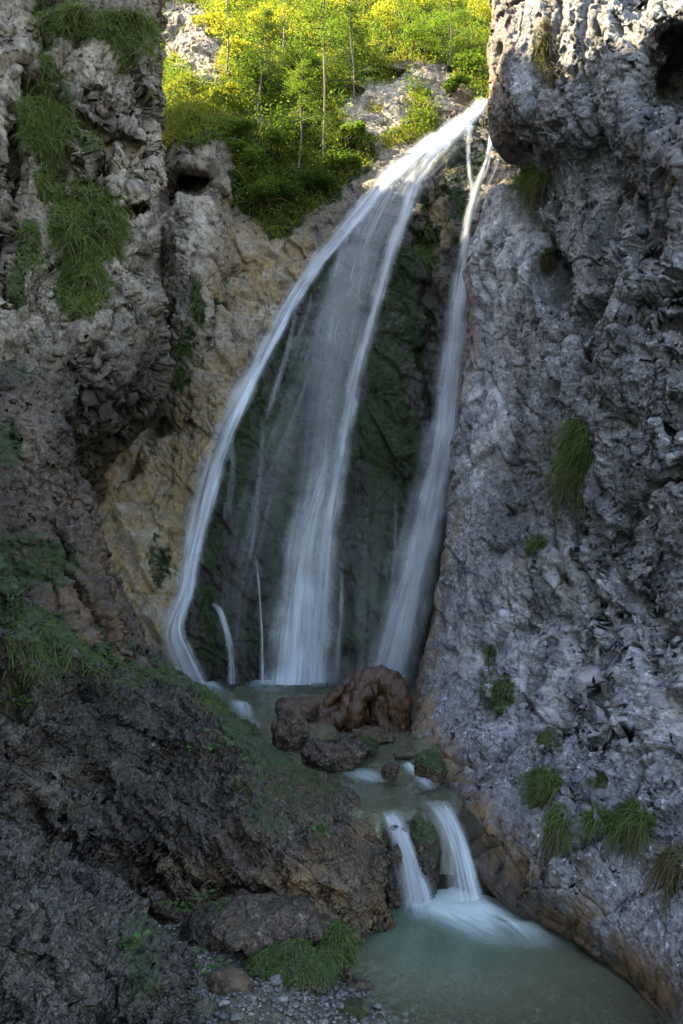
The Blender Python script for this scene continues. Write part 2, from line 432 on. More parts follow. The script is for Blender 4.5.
# ------------------------------------------------------------------ the cliff behind the fall with its slope
cols = [20, 100, 160, 200, 240, 290, 340, 380, 420, 455, 490, 540, 620]
prof = {-180: 40, -60: 31, 0: 27, 45: 24, 80: 21.8, 120: 20.2, 160: 19.0, 210: 18.1, 300: 17.1, 400: 16.3, 500: 15.7, 600: 15.2, 685: 14.85, 760: 14.6, 860: 14.4}
net = []
for py, d in prof.items():
    row = []
    for px in cols:
        dd = d
        if 60 <= py <= 700:
            # boss of rock the water spreads over, its left edge running with the left strand
            ex = np.interp(py, [100, 160, 220, 300, 400, 500, 600, 700], [450, 405, 350, 292, 240, 205, 185, 180])
            dd -= 1.1 * float(sstep(ex - 45, ex + 30, px)) * float(sstep(700, 520, py) * .5 + .5) * float(sstep(70, 220, py))
            dd += .5 * float(np.exp(-((px - 470) / 30) ** 2))
        # left side comes nearer low down
        dd -= 1.6 * float(sstep(230, 100, px)) * float(sstep(300, 560, py))
        # the left block beside the gully
        dd -= 1.6 * float(np.exp(-((px - 195) / 40) ** 2)) * float(sstep(-10, 120, py)) * float(sstep(480, 330, py))
        dd += .7 * float(sstep(200, 60, px)) * float(sstep(60, 200, py) * sstep(520, 380, py))
        row.append((px, py, dd))
    net.append(row)
net = np.array(net, float)
def fallmask(fx, fy):
    ex = np.interp(fy, [100, 160, 220, 300, 400, 500, 600, 700], [455, 400, 345, 288, 238, 203, 180, 172])
    er = np.interp(fy, [100, 200, 300, 400, 700], [500, 470, 462, 452, 440])
    return sstep(ex - 6, ex + 10, fx) * sstep(er + 20, er, fx) * sstep(95, 150, fy)
def m_wet(fx, fy, P, N, nz): return fallmask(fx, fy) * np.clip(1.15 - .9 * blobs(fx, fy, [(435, 210, 18, 60)]), 0, 1)
def vegmask(fx, fy):
    low = np.interp(fx, [150, 156, 205, 225, 238, 270, 300, 335, 350, 372, 378, 400, 440, 470, 480], [140, 142, 148, 130, 205, 246, 225, 200, 178, 168, 96, 66, 62, 90, 112])
    m = sstep(low + 5, low - 5, fy)
    bare = blobs(fx, fy, [(203, 55, 24, 34, 0), (170, 30, 18, 30), (400, 105, 60, 30, -12), (260, 118, 14, 10), (190, 15, 20, 12)])
    m = m * (1 - sstep(.35, .7, bare))
    m = np.maximum(m, sstep(.3, .6, blobs(fx, fy, [(182, 108, 30, 32), (422, 118, 13, 20), (418, 98, 9, 10), (405, 135, 26, 8, -28), (100, 18, 60, 22)])))
    return m
def m_moss(fx, fy, P, N, nz):
    fall = fallmask(fx, fy) * (.55 * blobs(fx, fy, [(385, 330, 34, 130), (330, 260, 26, 80), (300, 420, 22, 120), (240, 440, 18, 60), (390, 480, 30, 120), (370, 600, 30, 60), (350, 170, 40, 30), (455, 160, 20, 40), (425, 250, 20, 30), (280, 360, 14, 60)]))
    stx = fbm((P * np.array([2.6, 2.6, .3])).reshape(-1, 3) + 4, 4).reshape(fx.shape)
    fall = np.maximum(fall, fallmask(fx, fy) * (.30 + .55 * sstep(-.05, .25, stx)) * sstep(690, 640, fy))
    g = .55 * blobs(fx, fy, [(198, 300, 6, 30), (180, 375, 12, 14), (185, 340, 14, 14), (225, 300, 10, 6), (155, 560, 12, 30), (425, 600, 8, 60), (165, 350, 10, 40)])
    return np.maximum(np.maximum(fall, g), vegmask(fx, fy) * .75) + .12 * nz
def m_ochre(fx, fy, P, N, nz):
    a = blobs(fx, fy, [(150, 540, 60, 120), (125, 480, 60, 60), (210, 420, 40, 80, 30), (270, 280, 60, 50, 40), (200, 640, 26, 50), (440, 230, 14, 100), (455, 400, 12, 130), (435, 600, 14, 100), (470, 95, 20, 30), (402, 400, 14, 60)])
    return a * .95 + .3 * sstep(-.1, .4, nz)
sheet('cliff', net, .021,
      [big(1.25, .7), rough(1.15, .85, (1, 1, .6), .8, .3), grain(1.3, .8)], M['back'],
      masks={'wet': m_wet, 'moss': m_moss, 'ochre': m_ochre, 'pale': lambda fx, fy, P, N, nz: .9 * blobs(fx, fy, [(390, 105, 60, 36), (190, 230, 30, 60), (125, 520, 60, 100), (270, 290, 50, 40, 40), (200, 60, 30, 40)]) * sstep(-.3, .2, nz)},
      dents=[(186, 184, 26, 13, 2.2, -8), (168, 195, 8, 16, 1.2), (168, 205, 6, 18, .5), (385, 78, 26, 8, 1.0, -5), (352, 92, 12, 5, .6, -15), (272, 116, 12, 12, .5), (155, 300, 10, 80, .8, 4), (150, 420, 20, 30, .6)],
      cracks=[([(158, 20), (160, 90), (158, 170), (152, 240), (158, 330), (150, 420), (120, 470)], 7, .7), ([(242, 190), (240, 260), (215, 330), (190, 380)], 8, .2), ([(172, 20), (176, 60), (172, 75)], 4, .4),
              ([(438, 150), (432, 220), (428, 300), (432, 420)], 7, .35), ([(70, 470), (150, 440), (210, 400)], 6, .25)],
      label='stained limestone cliff behind the waterfall, brown to the left and mossy black under the water', key='back')

# ------------------------------------------------------------------ the left pillar
net = []
for py, sx, d0, d1 in [(-420, 190, 18, 17), (-250, 170, 16.4, 15.5), (-80, 158, 15.0, 14.2), (0, 154, 14.4, 13.4), (70, 152, 13.9, 12.8), (140, 157, 13.5, 12.4), (210, 157, 13.1, 12.0), (280, 152, 12.7, 11.6), (340, 157, 12.4, 11.3),
                       (395, 154, 12.5, 11.3), (440, 128, 12.9, 11.7), (480, 100, 13.6, 12.4), (520, 90, 14.6, 13.4)]:
    r = [(px, py, lerp(d1 - 1.6, d1, (px + 260) / 300) if px < 40 else lerp(d1, d0, (px - 40) / max(1, sx - 40)) - (.25 if px > 60 and px < sx - 20 else 0)) for px in (-260, -120, -30, 20, 60, 100)]
    if sx < 130: r = r[:-1] + [((60 + sx) / 2, py, lerp(d1, d0, .5))]
    r += [(lerp(r[-1][0], sx, .6), py, lerp(r[-1][2], d0, .55)), (sx, py, d0 + .1), (sx + 2, py, d0 + .5), (sx - 10, py, d0 + 1.6), (sx - 30, py, d0 + 3.5)]
    net.append(r)
net = np.array(net, float)
MOSS_L = [(48, 118, 30, 44, 10), (84, 225, 36, 50, 35), (80, 290, 24, 30), (50, 180, 14, 24), (42, 35, 10, 26), (95, 25, 50, 16, 12), (135, 32, 20, 22, 35), (128, 62, 8, 12), (87, 140, 12, 10, 40), (30, 250, 16, 30), (148, 93, 5, 5), (48, 66, 8, 16), (20, 290, 12, 30)]
sheet('cliff', net, .0155, [big(1.2, 1.0), rough(2.0, 1.0, (1, 1, .5), .35, -.3), rough(.9, .7, (1, 1, .7), .7, -.2), grain(1.2, .8)], M['left'],
      masks={'moss': lambda fx, fy, P, N, nz: .66 * blobs(fx, fy, MOSS_L) + .2 * nz,
             'ochre': lambda fx, fy, P, N, nz: .5 * sstep(0, .4, nz) + .6 * sstep(400, 470, fy),
             'wet': lambda fx, fy, P, N, nz: .75 * sstep(280, 400, fy + 40 * nz) * sstep(20, 60, fx) + .5 * sstep(300, 500, fy),
             'pale': lambda fx, fy, P, N, nz: .8 * blobs(fx, fy, [(110, 60, 50, 40), (140, 200, 30, 100), (10, 80, 20, 80)]) * sstep(-.3, .2, nz)},
      dents=[(104, 130, 34, 8, .3, 28), (138, 208, 10, 8, .5), (60, 160, 20, 12, .3), (95, 232, 10, 6, .3), (150, 420, 30, 20, .5), (110, 450, 30, 16, .4)],
      cracks=[([(41, -40), (40, 45), (28, 75), (19, 100), (11, 135), (9, 190), (5, 240), (4, 300)], 7, .8), ([(118, 105), (112, 130), (104, 165), (106, 180)], 4, .3),
              ([(80, 92), (100, 98), (122, 112)], 4, .35), ([(55, 180), (90, 182), (100, 175)], 5, .2), ([(60, 330), (90, 400), (130, 390), (150, 340)], 8, .25), ([(0, 270), (30, 330), (60, 440)], 8, .3)],
      label='grey rock pillar on the left, patched with hanging grass', key='pillar')

# ------------------------------------------------------------------ brown rock under it
net = []
for py, sx, ds, dl in [(300, 0, 13.0, 12.0), (345, 20, 11.8, 10.8), (385, 40, 10.9, 9.6), (430, 58, 10.3, 9.0), (480, 76, 10.0, 8.7), (530, 100, 9.7, 8.4), (580, 120, 9.5, 8.2), (630, 146, 9.3, 8.0), (675, 168, 9.2, 7.9), (720, 176, 9.1, 7.8), (800, 182, 9.0, 7.6)]:
    r = [(px, py, dl) for px in (-260, -120, -40)] + [(lerp(-40, sx, t), py, lerp(dl, ds, t ** 1.4)) for t in (.25, .5, .75, .93)]
    r += [(sx, py, ds + .15), (sx + 1, py, ds + .5), (sx - 12, py, ds + 1.5), (sx - 50, py, ds + 3.5)]
    net.append(r)
sheet('cliff', np.array(net, float), .0135, [big(.9, .7), ledges(.5, .14, (.75, .1, .6)), rough(1., .7, (1, 1, .6), .6, .4), slaty(.6, .6), grain(1., .8)], M['brown'],
      masks={'moss': lambda fx, fy, P, N, nz: .6 * blobs(fx, fy, [(20, 350, 30, 30), (30, 560, 60, 30), (10, 440, 14, 30)]) + .15 * nz,
             'ochre': lambda fx, fy, P, N, nz: sstep(-.3, .3, nz) * blobs(fx, fy, [(110, 600, 60, 80), (60, 520, 40, 60)]),
             'wet': lambda fx, fy, P, N, nz: .35 + 0 * fx, 'pale': lambda fx, fy, P, N, nz: .5 * blobs(fx, fy, [(30, 420, 30, 40)])},
      cracks=[([(0, 400), (40, 470), (70, 560), (110, 640)], 6, .25)],
      label='brown rock wall low on the left leaning toward the pool', key='brown')

# ------------------------------------------------------------------ the mossy rock in front of the plunge pool
cx = [-300, -150, -50, 0, 50, 100, 150, 200, 250, 300, 340, 372]
ridge = [430, 490, 545, 578, 612, 640, 664, 688, 734, 764, 795, 826]
rd_ = [5.0, 5.8, 6.5, 7.1, 7.9, 8.5, 8.8, 8.9, 8.6, 8.4, 8.1, 7.9]
bot = [1100, 1060, 1010, 985, 965, 955, 945, 938, 934, 938, 945, 928]
colsE = []
for px, ry, dr, by in zip(cx, ridge, rd_, bot):
    db = float(gd(by, .05)); c = [(px, ry + 46, dr + 2.2), (px, ry + 10, dr + .9), (px, ry, dr + .15)]
    for t in (.05, .14, .27, .42, .58, .76, .92, 1.0):
        c.append((px, lerp(ry, by, t), lerp(dr, db, t ** .72) - (.12 + .45 * float(np.exp(-((px - 285) / 70) ** 2))) * math.sin(math.pi * t)))
    c.append((px, by + 60, float(gd(by + 60, -.55))))
    colsE.append(c)
# right-hand flank turns into the cascade chute
last = colsE[-1]
colsE.append([(p[0] + 13, p[1], p[2] + .12) for p in last])
colsE.append([(p[0] + 11, p[1], p[2] + .5) for p in last])
colsE.append([(p[0] - 5, p[1], p[2] + 1.4) for p in last])
net = np.swapaxes(np.array(colsE, float), 0, 1)
def ridge_y(fx): return np.interp(fx, cx, ridge)
def mE(fx, fy, P, N, nz):
    below = fy - ridge_y(fx)
    a = sstep(np.interp(fx, [0, 60, 150, 200, 250, 330, 380], [110, 90, 26, 22, 70, 40, 14]), 2, below) * np.interp(fx, [0, 110, 160, 195, 230, 300, 360], [1., 1., .75, .8, 1.1, .75, .4])
    b = .55 * blobs(fx, fy, [(275, 800, 60, 50, 35), (30, 700, 26, 50), (60, 660, 50, 30, 30)])
    return np.maximum(a, b) * (.62 + .3 * np.clip(N[..., 2], 0, 1)) + .1 * nz
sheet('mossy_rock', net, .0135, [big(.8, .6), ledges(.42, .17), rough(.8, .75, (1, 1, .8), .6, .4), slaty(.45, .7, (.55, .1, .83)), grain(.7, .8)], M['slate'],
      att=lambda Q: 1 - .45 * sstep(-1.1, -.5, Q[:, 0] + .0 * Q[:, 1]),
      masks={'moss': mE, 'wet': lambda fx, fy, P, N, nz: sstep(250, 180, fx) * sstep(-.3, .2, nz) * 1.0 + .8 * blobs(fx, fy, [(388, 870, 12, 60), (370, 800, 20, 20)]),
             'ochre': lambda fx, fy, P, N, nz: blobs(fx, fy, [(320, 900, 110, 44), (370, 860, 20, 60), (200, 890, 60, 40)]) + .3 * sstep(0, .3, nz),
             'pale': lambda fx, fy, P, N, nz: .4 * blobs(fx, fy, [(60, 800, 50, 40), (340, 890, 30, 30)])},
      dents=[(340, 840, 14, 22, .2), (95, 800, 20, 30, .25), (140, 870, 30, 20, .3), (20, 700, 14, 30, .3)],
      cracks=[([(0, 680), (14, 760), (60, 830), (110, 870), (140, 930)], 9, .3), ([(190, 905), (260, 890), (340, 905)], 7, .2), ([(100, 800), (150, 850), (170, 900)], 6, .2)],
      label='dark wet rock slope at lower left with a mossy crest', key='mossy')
bpy.data.objects['mossy_rock'].name = 'rock_slope'

# ------------------------------------------------------------------ near rock at the lower left corner
net = []
cxf = [-420, -250, -110, -30, 20, 60, 100, 135, 160]
rf = [700, 740, 790, 815, 838, 858, 888, 922, 958]
df = [3.3, 3.7, 4.1, 4.4, 4.6, 4.75, 4.85, 4.9, 4.9]
colsF = []
for px, ry, dr in zip(cxf, rf, df):
    c = [(px, ry + 40, dr + 1.6), (px, ry + 8, dr + .6), (px, ry, dr + .08)]
    for t in (.08, .25, .5, .75, 1.): c.append((px, lerp(ry, 1160, t), lerp(dr, 3.75 + .3 * (px > 60), t ** .8)))
    c.append((px, 1400, 3.5)); colsF.append(c)
last = colsF[-1]
colsF += [[(p[0] + 12, p[1] + 6, p[2] + .1) for p in last], [(p[0] + 12, p[1] + 10, p[2] + .45) for p in last], [(p[0] - 4, p[1] + 20, p[2] + 1.2) for p in last]]
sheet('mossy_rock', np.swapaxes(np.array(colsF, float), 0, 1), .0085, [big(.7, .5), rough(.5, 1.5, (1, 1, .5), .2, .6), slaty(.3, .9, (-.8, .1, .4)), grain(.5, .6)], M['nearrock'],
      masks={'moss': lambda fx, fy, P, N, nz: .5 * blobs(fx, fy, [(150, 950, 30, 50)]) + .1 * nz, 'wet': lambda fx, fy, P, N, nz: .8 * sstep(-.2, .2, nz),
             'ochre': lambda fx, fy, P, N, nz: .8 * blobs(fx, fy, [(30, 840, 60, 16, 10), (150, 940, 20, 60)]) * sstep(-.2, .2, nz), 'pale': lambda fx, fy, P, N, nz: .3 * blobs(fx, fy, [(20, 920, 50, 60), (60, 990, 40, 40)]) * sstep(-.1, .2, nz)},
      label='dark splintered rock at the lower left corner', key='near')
bpy.data.objects['mossy_rock'].name = 'rock_outcrop'

# ------------------------------------------------------------------ stream bed and ground
def smooth_water(y): return np.interp(y, [7.55, 7.8, 8.7, 9.1, 10.5, 16], [.66, .71, .74, .83, .86, .88])
def bed_z(x, y):
    low = .14 - .40 * sstep(-.35, 1.1, x + .12 * np.sin(y * 3)) * sstep(4.4, 6.6, y) - .12 * sstep(-.5, .3, x)
    low = np.where(x < -.3, low + .10 * sstep(-.3, -1.6, x), low)
    edge = 7.62 + .10 * np.sin(x * 9) + .18 * sstep(.75, .95, x)*0
    up = smooth_water(np.maximum(y, 7.7)) - .075
    z = lerp(low, up, sstep(edge - .16, edge + .10, y))
    under = sstep(.15, -.25, x - np.interp(y, [6.1, 6.8, 8.0, 9, 11], [-3.5, .3, .3, -.5, -1.6])) * sstep(5.9, 6.3, y) * sstep(13., 11., y)
    return z - under * np.where(y > 7.4, .9, .5)
xs = np.arange(-4.2, 3.6, .022); ys = np.arange(3.4, 16.6, .026)
X, Y = np.meshgrid(xs, ys)
Z = bed_z(X, Y)
Q = np.stack([X, Y, Z], -1).reshape(-1, 3)
g1, g2, gid = worley(Q / .085); h1, h2, hid = worley(Q / .26 + 7); k1, k2, kid = worley(Q / .04 + 3)
st = (.03 * sstep(.75, .1, g1) * (gid > .3) + .07 * sstep(.6, .1, h1) * (hid > .72) + .012 * sstep(.8, .1, k1)) + .05 * fbm(Q * 1.3, 3)
stp = sstep(7.35, 7.5, Y) * sstep(7.85, 7.7, Y)
st = st + (.09 * fbm(Q * 4, 4)).ravel() * stp.ravel()
P = np.stack([X, Y - stp * (.26 * fbm(Q * 3.5, 4)).reshape(X.shape), Z + st.reshape(X.shape)], -1)
n, m = X.shape
fx, fy = proj(P)
o = mesh('stream_bed', P.reshape(-1, 3), gridfaces(n, m)[:, ::-1], M['bed'], attrs={
    'wet': ((X > -.2) * .55 + .45 * (Y > 7.3)).ravel().clip(0, .9), 'moss': (stp * .35).ravel(),
    'ochre': (sstep(7.6, 8.5, Y) * .9 + .2).ravel(), 'pale': (.3 * sstep(7.3, 7, Y)).ravel()})
tag(o, 'gravel bed of the stream, stepping down between two pools', kind='structure')
SURF['bed'] = (fx.ravel(), fy.ravel(), P.reshape(-1, 3), np.tile(np.array([[0, 0, 1.]]), (n * m, 1)), {})
# wide ground beyond what the camera sees
gx = np.concatenate([np.linspace(-400, -12, 14), np.linspace(-10, 10, 11), np.linspace(12, 400, 14)]); gy = np.concatenate([np.linspace(-400, -12, 14), np.linspace(-10, 24, 18), np.linspace(26, 400, 14)])
GX, GY = np.meshgrid(gx, gy); rr_ = np.hypot(GX, GY)
GZ = np.where(rr_ < 26, -.75, -.75 + 6 * fbm(np.stack([GX, GY, 0 * GX], -1).reshape(-1, 3) / 60, 3).reshape(GX.shape) * sstep(26, 80, rr_)) 
o = mesh('ground', np.stack([GX, GY, GZ], -1).reshape(-1, 3), gridfaces(*GX.shape)[:, ::-1], M['bed'], attrs={k: np.full(GX.size, v) for k, v in dict(wet=.2, moss=.5, ochre=.2, pale=0).items()})
tag(o, 'forest floor around the gorge', kind='structure')

# rock walls added out of view, sized to keep the sun out of the gorge
def shade_wall(x0, y0, x1, y1, z0, z1, lean, seed):
    t = np.linspace(0, 1, 60); u = np.linspace(0, 1, 40); T, U = np.meshgrid(t, u)
    dx, dy = x1 - x0, y1 - y0; L = math.hypot(dx, dy); nx, ny = -dy / L, dx / L
    P = np.stack([x0 + dx * T + nx * lean * U, y0 + dy * T + ny * lean * U, z0 + (z1 - z0) * U], -1)
    N = np.array([nx, ny, 0]); d = 1.1 * fbm(P.reshape(-1, 3) / 3.5 + seed, 4)
    P = P + d.reshape(T.shape + (1,)) * N * (1 - .5 * U[..., None])
    P[-1, :, 2] += 1.3 * fbm(np.stack([T[-1] * 20 + seed, T[-1] * 0, T[-1] * 0], -1), 4)
    back = P[::-1].copy() + N * 4; P2 = np.concatenate([P, back], 0)
    o = mesh('cliff', P2.reshape(-1, 3), gridfaces(80, 60), M['left'], attrs={k: np.full(80 * 60, v) for k, v in dict(wet=0, moss=.2, ochre=.2, pale=.3).items()})  # unseen sun blocker, not one of the visible cliffs
    tag(o, 'unseen rock wall added to shade the gorge', kind='structure')
shade_wall(-8.5, 9, -8.5, 20.5, -1, 20.5, .8, 3)
shade_wall(-8.5, -14, -8.5, 10.5, -1, 25, .8, 9)

# ------------------------------------------------------------------ water
def water_mat():
    m = bpy.data.materials.new('stream_water'); m.use_nodes = True; nt = m.node_tree; nt.nodes.clear(); g = G(nt)
    out = g.n('ShaderNodeOutputMaterial'); tc = g.n('ShaderNodeTexCoord').outputs['Object']
    tr = g.n('ShaderNodeBsdfTransparent'); tr.inputs[0].default_value = (.78, .87, .76, 1)
    df = g.n('ShaderNodeBsdfDiffuse'); g.l(g.mix(g.attr('deep'), (.50, .50, .32), (.19, .28, .20)), df.inputs[0])
    gl = g.n('ShaderNodeBsdfGlossy'); gl.inputs['Roughness'].default_value = .16; gl.inputs[0].default_value = (.9, .9, .9, 1)
    fr = g.n('ShaderNodeFresnel'); fr.inputs[0].default_value = 1.33
    mp = g.n('ShaderNodeMapping'); mp.inputs['Scale'].default_value = (1.2, .6, 1); g.l(tc, mp.inputs[0])
    bp = g.n('ShaderNodeBump'); bp.inputs['Strength'].default_value = .45; bp.inputs['Distance'].default_value = .05
    g.l(g.noise(mp.outputs[0], 5, 3, .5, .5), bp.inputs['Height'])
    for q in (df, gl, fr): g.l(bp.outputs[0], q.inputs['Normal'])
    m1 = g.n('ShaderNodeMixShader'); g.l(g.math('ADD', g.math('MULTIPLY', g.attr('deep'), .30), .06), m1.inputs[0]); g.l(tr.outputs[0], m1.inputs[1]); g.l(df.outputs[0], m1.inputs[2])
    m2 = g.n('ShaderNodeMixShader'); g.l(fr.outputs[0], m2.inputs[0]); g.l(m1.outputs[0], m2.inputs[1]); g.l(gl.outputs[0], m2.inputs[2])
    g.l(m2.outputs[0], out.inputs[0]); return m
def silk_mat(name, ku=1., kv=.3, col=(.84, .91, 1.0), lo=.28, hi=.72, fine=.34, amax=.92):  # bluish default colour paints in the reflected sky
    """long-exposure water: thin translucent threads"""
    m = bpy.data.materials.new(name); m.use_nodes = True; nt = m.node_tree; nt.nodes.clear(); g = G(nt)
    out = g.n('ShaderNodeOutputMaterial'); uv = g.n('ShaderNodeUVMap').outputs[0]
    mp = g.n('ShaderNodeMapping'); mp.inputs['Scale'].default_value = (ku * 3, kv, 1); g.l(uv, mp.inputs[0])
    mp2 = g.n('ShaderNodeMapping'); mp2.inputs['Scale'].default_value = (ku * 10, kv * .55, 1); g.l(uv, mp2.inputs[0])
    a = g.maprange(g.noise(mp.outputs[0], 1.6, 4, .6, .25), lo, hi); b = g.maprange(g.noise(mp2.outputs[0], 1.6, 5, .65, .15), .30, .72)
    t = g.math('ADD', g.math('MULTIPLY', a, 1 - fine), g.math('MULTIPLY', b, fine))
    d = g.attr('dens'); e = g.attr('edge')
    al = g.math('MULTIPLY', g.math('MULTIPLY', g.math('ADD', t, g.math('MULTIPLY', d, .10)), d), e, clamp=True)
    al = g.math('MULTIPLY', al, amax, clamp=True)
    df = g.n('ShaderNodeBsdfDiffuse'); df.inputs[0].default_value = (*col, 1); tl = g.n('ShaderNodeBsdfTranslucent'); tl.inputs[0].default_value = (*col, 1)
    ms = g.n('ShaderNodeMixShader'); ms.inputs[0].default_value = .45; g.l(df.outputs[0], ms.inputs[1]); g.l(tl.outputs[0], ms.inputs[2])
    tr = g.n('ShaderNodeBsdfTransparent'); mx = g.n('ShaderNodeMixShader'); g.l(al, mx.inputs[0]); g.l(tr.outputs[0], mx.inputs[1]); g.l(ms.outputs[0], mx.inputs[2])
    g.l(mx.outputs[0], out.inputs[0]); return m
M['water'] = water_mat(); M['silk'] = silk_mat('falling_water'); M['veil'] = silk_mat('water_veil', 1.3, .22, lo=.28, hi=.82, fine=.3, amax=.66)
M['mistveil'] = silk_mat('fine_spray', .5, .10, lo=.2, hi=.9, fine=.12, amax=.42)
M['foam'] = silk_mat('foam', .8, .8, (.70, .82, .84), lo=.25, hi=.6, fine=.35)

fxb, fyb, Pb, Nb, _ = SURF['back']
okb = (Nb[:, 1] < .3) & (fxb > 100) & (fxb < 560); fxb, fyb, Db = fxb[okb], fyb[okb], Pb[okb][:, 1]
def wall_d(px, py, r=9, q=12):
    m = (np.abs(fxb - px) < r) & (np.abs(fyb - py) < r)
    return float(np.percentile(Db[m], q)) if m.sum() > 5 else 15.
def ribbon(name, rows, off=.12, mat='silk', nu=16, seed=0, parent=None, dep=None, wav=.03, label=None, edge=.42):
    """rows: (xl, yl, xr, yr, density[, distance]); a curved sheet of falling water in front of the rock"""
    rows = np.array([list(r) + ([0] if len(r) < 6 else []) for r in rows], float)
    n = len(rows); D = np.zeros((n, 2))
    for i, r in enumerate(rows):
        for k in (0, 1):
            D[i, k] = r[5] if r[5] > 0 else wall_d(r[0] + (r[2] - r[0]) * (.2 + .6 * k), r[1 + 2 * k]) - off
    A = np.stack([pt(rows[:, 0], rows[:, 1], D[:, 0]), pt(rows[:, 2], rows[:, 3], D[:, 1])], 1)      # n,2,3
    Am = np.concatenate([A.reshape(n, 6), rows[:, 4:5]], 1)
    t = np.linspace(0, n - 1, max(24, n * 14)); B = catmull(Am, t)
    L, Rr = B[:, :3], B[:, 3:6]; u = np.linspace(0, 1, nu)
    P = L[:, None] * (1 - u[None, :, None]) + Rr[:, None] * u[None, :, None]
    v = np.concatenate([[0], np.cumsum(np.linalg.norm(np.diff((L + Rr) / 2, axis=0), axis=1))])
    w = np.linalg.norm(L - Rr, axis=1).mean()
    P[..., 1] -= (w * .12 * np.sin(np.pi * u))[None, :]
    UV = np.stack([np.broadcast_to(u[None] * max(w, .35) * 2 + seed * 7.3, P.shape[:2]), np.broadcast_to(v[:, None], P.shape[:2]) + seed], -1)
    wq = np.stack([UV[..., 0] * 2.5, UV[..., 1] * .6, UV[..., 0] * 0 + seed], -1).reshape(-1, 3)
    P[..., 1] += wav * fbm(wq, 3).reshape(P.shape[:2]) * 2
    dens = np.broadcast_to(B[:, 6:7], P.shape[:2]); e = np.minimum(u, 1 - u) / edge; e = np.clip(e, 0, 1); e = e * e * (3 - 2 * e)
    ez = .22 * fbm(np.stack([v * 1.6, v * 0 + seed * 3.7, v * 0], -1), 4)[:, None]; ez2 = .22 * fbm(np.stack([v * 1.6, v * 0 + seed * 3.7 + 40, v * 0], -1), 4)[:, None]
    e = np.clip(np.minimum(u[None] - .06 + ez, 1 - u[None] - .06 + ez2) / edge, 0, 1); e = e * e * (3 - 2 * e)
    e = e * np.clip(.82 + .5 * fbm(np.stack([v * .9, v * 0 + seed, v * 0 + 5], -1), 3), 0, 1)[:, None]; e[:, 0] = 0; e[:, -1] = 0
    o = mesh(name, P.reshape(-1, 3), gridfaces(*P.shape[:2]), M[mat], parent=parent, attrs={'dens': dens.ravel().copy(), 'edge': e.ravel().copy()}, uv=UV.reshape(-1, 2))
    if label: o['label'] = label
    return o
def path(pts, *a):                   # (x, y, width, density) -> edges square to the flow
    p = np.array(pts, float); T = np.gradient(p[:, :2], axis=0); T /= np.linalg.norm(T, axis=1)[:, None]
    nx, ny = T[:, 1], -T[:, 0]
    return [(x - nx[i] * w / 2, y - ny[i] * w / 2, x + nx[i] * w / 2, y + ny[i] * w / 2, d) for i, (x, y, w, d) in enumerate(p)]

wf = bpy.data.objects.new('waterfall', None); COL.objects.link(wf); wf['label'] = 'tall waterfall fanning in white threads down dark mossy rock'; wf['kind'] = 'structure'
S1 = [(484, 100, 14, 1.3), (470, 118, 20, 1.5), (445, 137, 24, 1.5), (415, 155, 22, 1.5), (385, 183, 22, 1.3), (350, 225, 20, 1.2), (318, 262, 20, 1.2), (290, 305, 19, 1.25), (262, 358, 22, 1.2), (238, 405, 28, 1.2), (220, 448, 30, 1.2), (205, 500, 30, 1.15), (193, 550, 27, 1.15), (186, 590, 24, 1.15), (172, 628, 26, 1.15), (176, 652, 28, 1.0), (192, 688, 34, .9)]
ribbon('strand', path([(x, y, w * 1.25, d) for x, y, w, d in S1]), .16, nu=22, seed=1, parent=wf)
ribbon('strand', path([(x + 4, y, w * .5, d * 1.1) for x, y, w, d in S1[:14]] + [(180, 628, 14, 1.2), (190, 655, 14, 1.1), (205, 686, 16, 1.0)]), .24, nu=10, seed=2, parent=wf)
# broad upper sheet and central curtain
ribbon('curtain', [(462, 112, 486, 104, 1.0), (432, 132, 470, 140, 1.25), (398, 160, 440, 158, 1.1), (365, 196, 424, 184, 1.0), (338, 232, 412, 220, 1.0), (318, 270, 402, 262, .85), (306, 320, 390, 312, .75), (298, 380, 376, 375, .7), (290, 440, 364, 440, .75), (278, 510, 356, 510, .85), (266, 580, 352, 580, 1.0), (258, 640, 348, 640, 1.15), (254, 682, 346, 682, 1.35)], .3, 'veil', 46, 3, wf)
ribbon('curtain', path([(468, 122, 14, 1.3), (446, 142, 16, 1.4), (424, 168, 20, 1.4), (408, 205, 24, 1.35), (392, 250, 22, 1.25), (377, 300, 20, 1.15), (360, 360, 22, 1.1), (347, 420, 22, 1.0), (338, 480, 24, .9), (328, 540, 28, .9), (322, 610, 32, .9), (318, 682, 34, 1.0)]), .4, nu=18, seed=4, parent=wf)
ribbon('curtain', [(326, 440, 350, 440, .1), (300, 480, 344, 480, .6), (284, 530, 330, 530, .85), (270, 590, 328, 590, 1.15), (260, 640, 328, 640, 1.25), (254, 684, 328, 684, 1.4)], .5, 'silk', 26, 5, wf)
ribbon('curtain', [(330, 250, 372, 240, .25), (296, 320, 352, 320, .5), (262, 400, 330, 400, .42), (236, 470, 305, 470, .38), (218, 540, 286, 540, .3), (208, 600, 270, 600, .2), (205, 660, 262, 660, .1)], .18, 'veil', 36, 6, wf)
ribbon('curtain', [(340, 480, 420, 480, .12), (336, 560, 404, 560, .3), (335, 630, 398, 630, .4), (335, 684, 395, 684, .5)], .2, 'veil', 30, 7, wf)
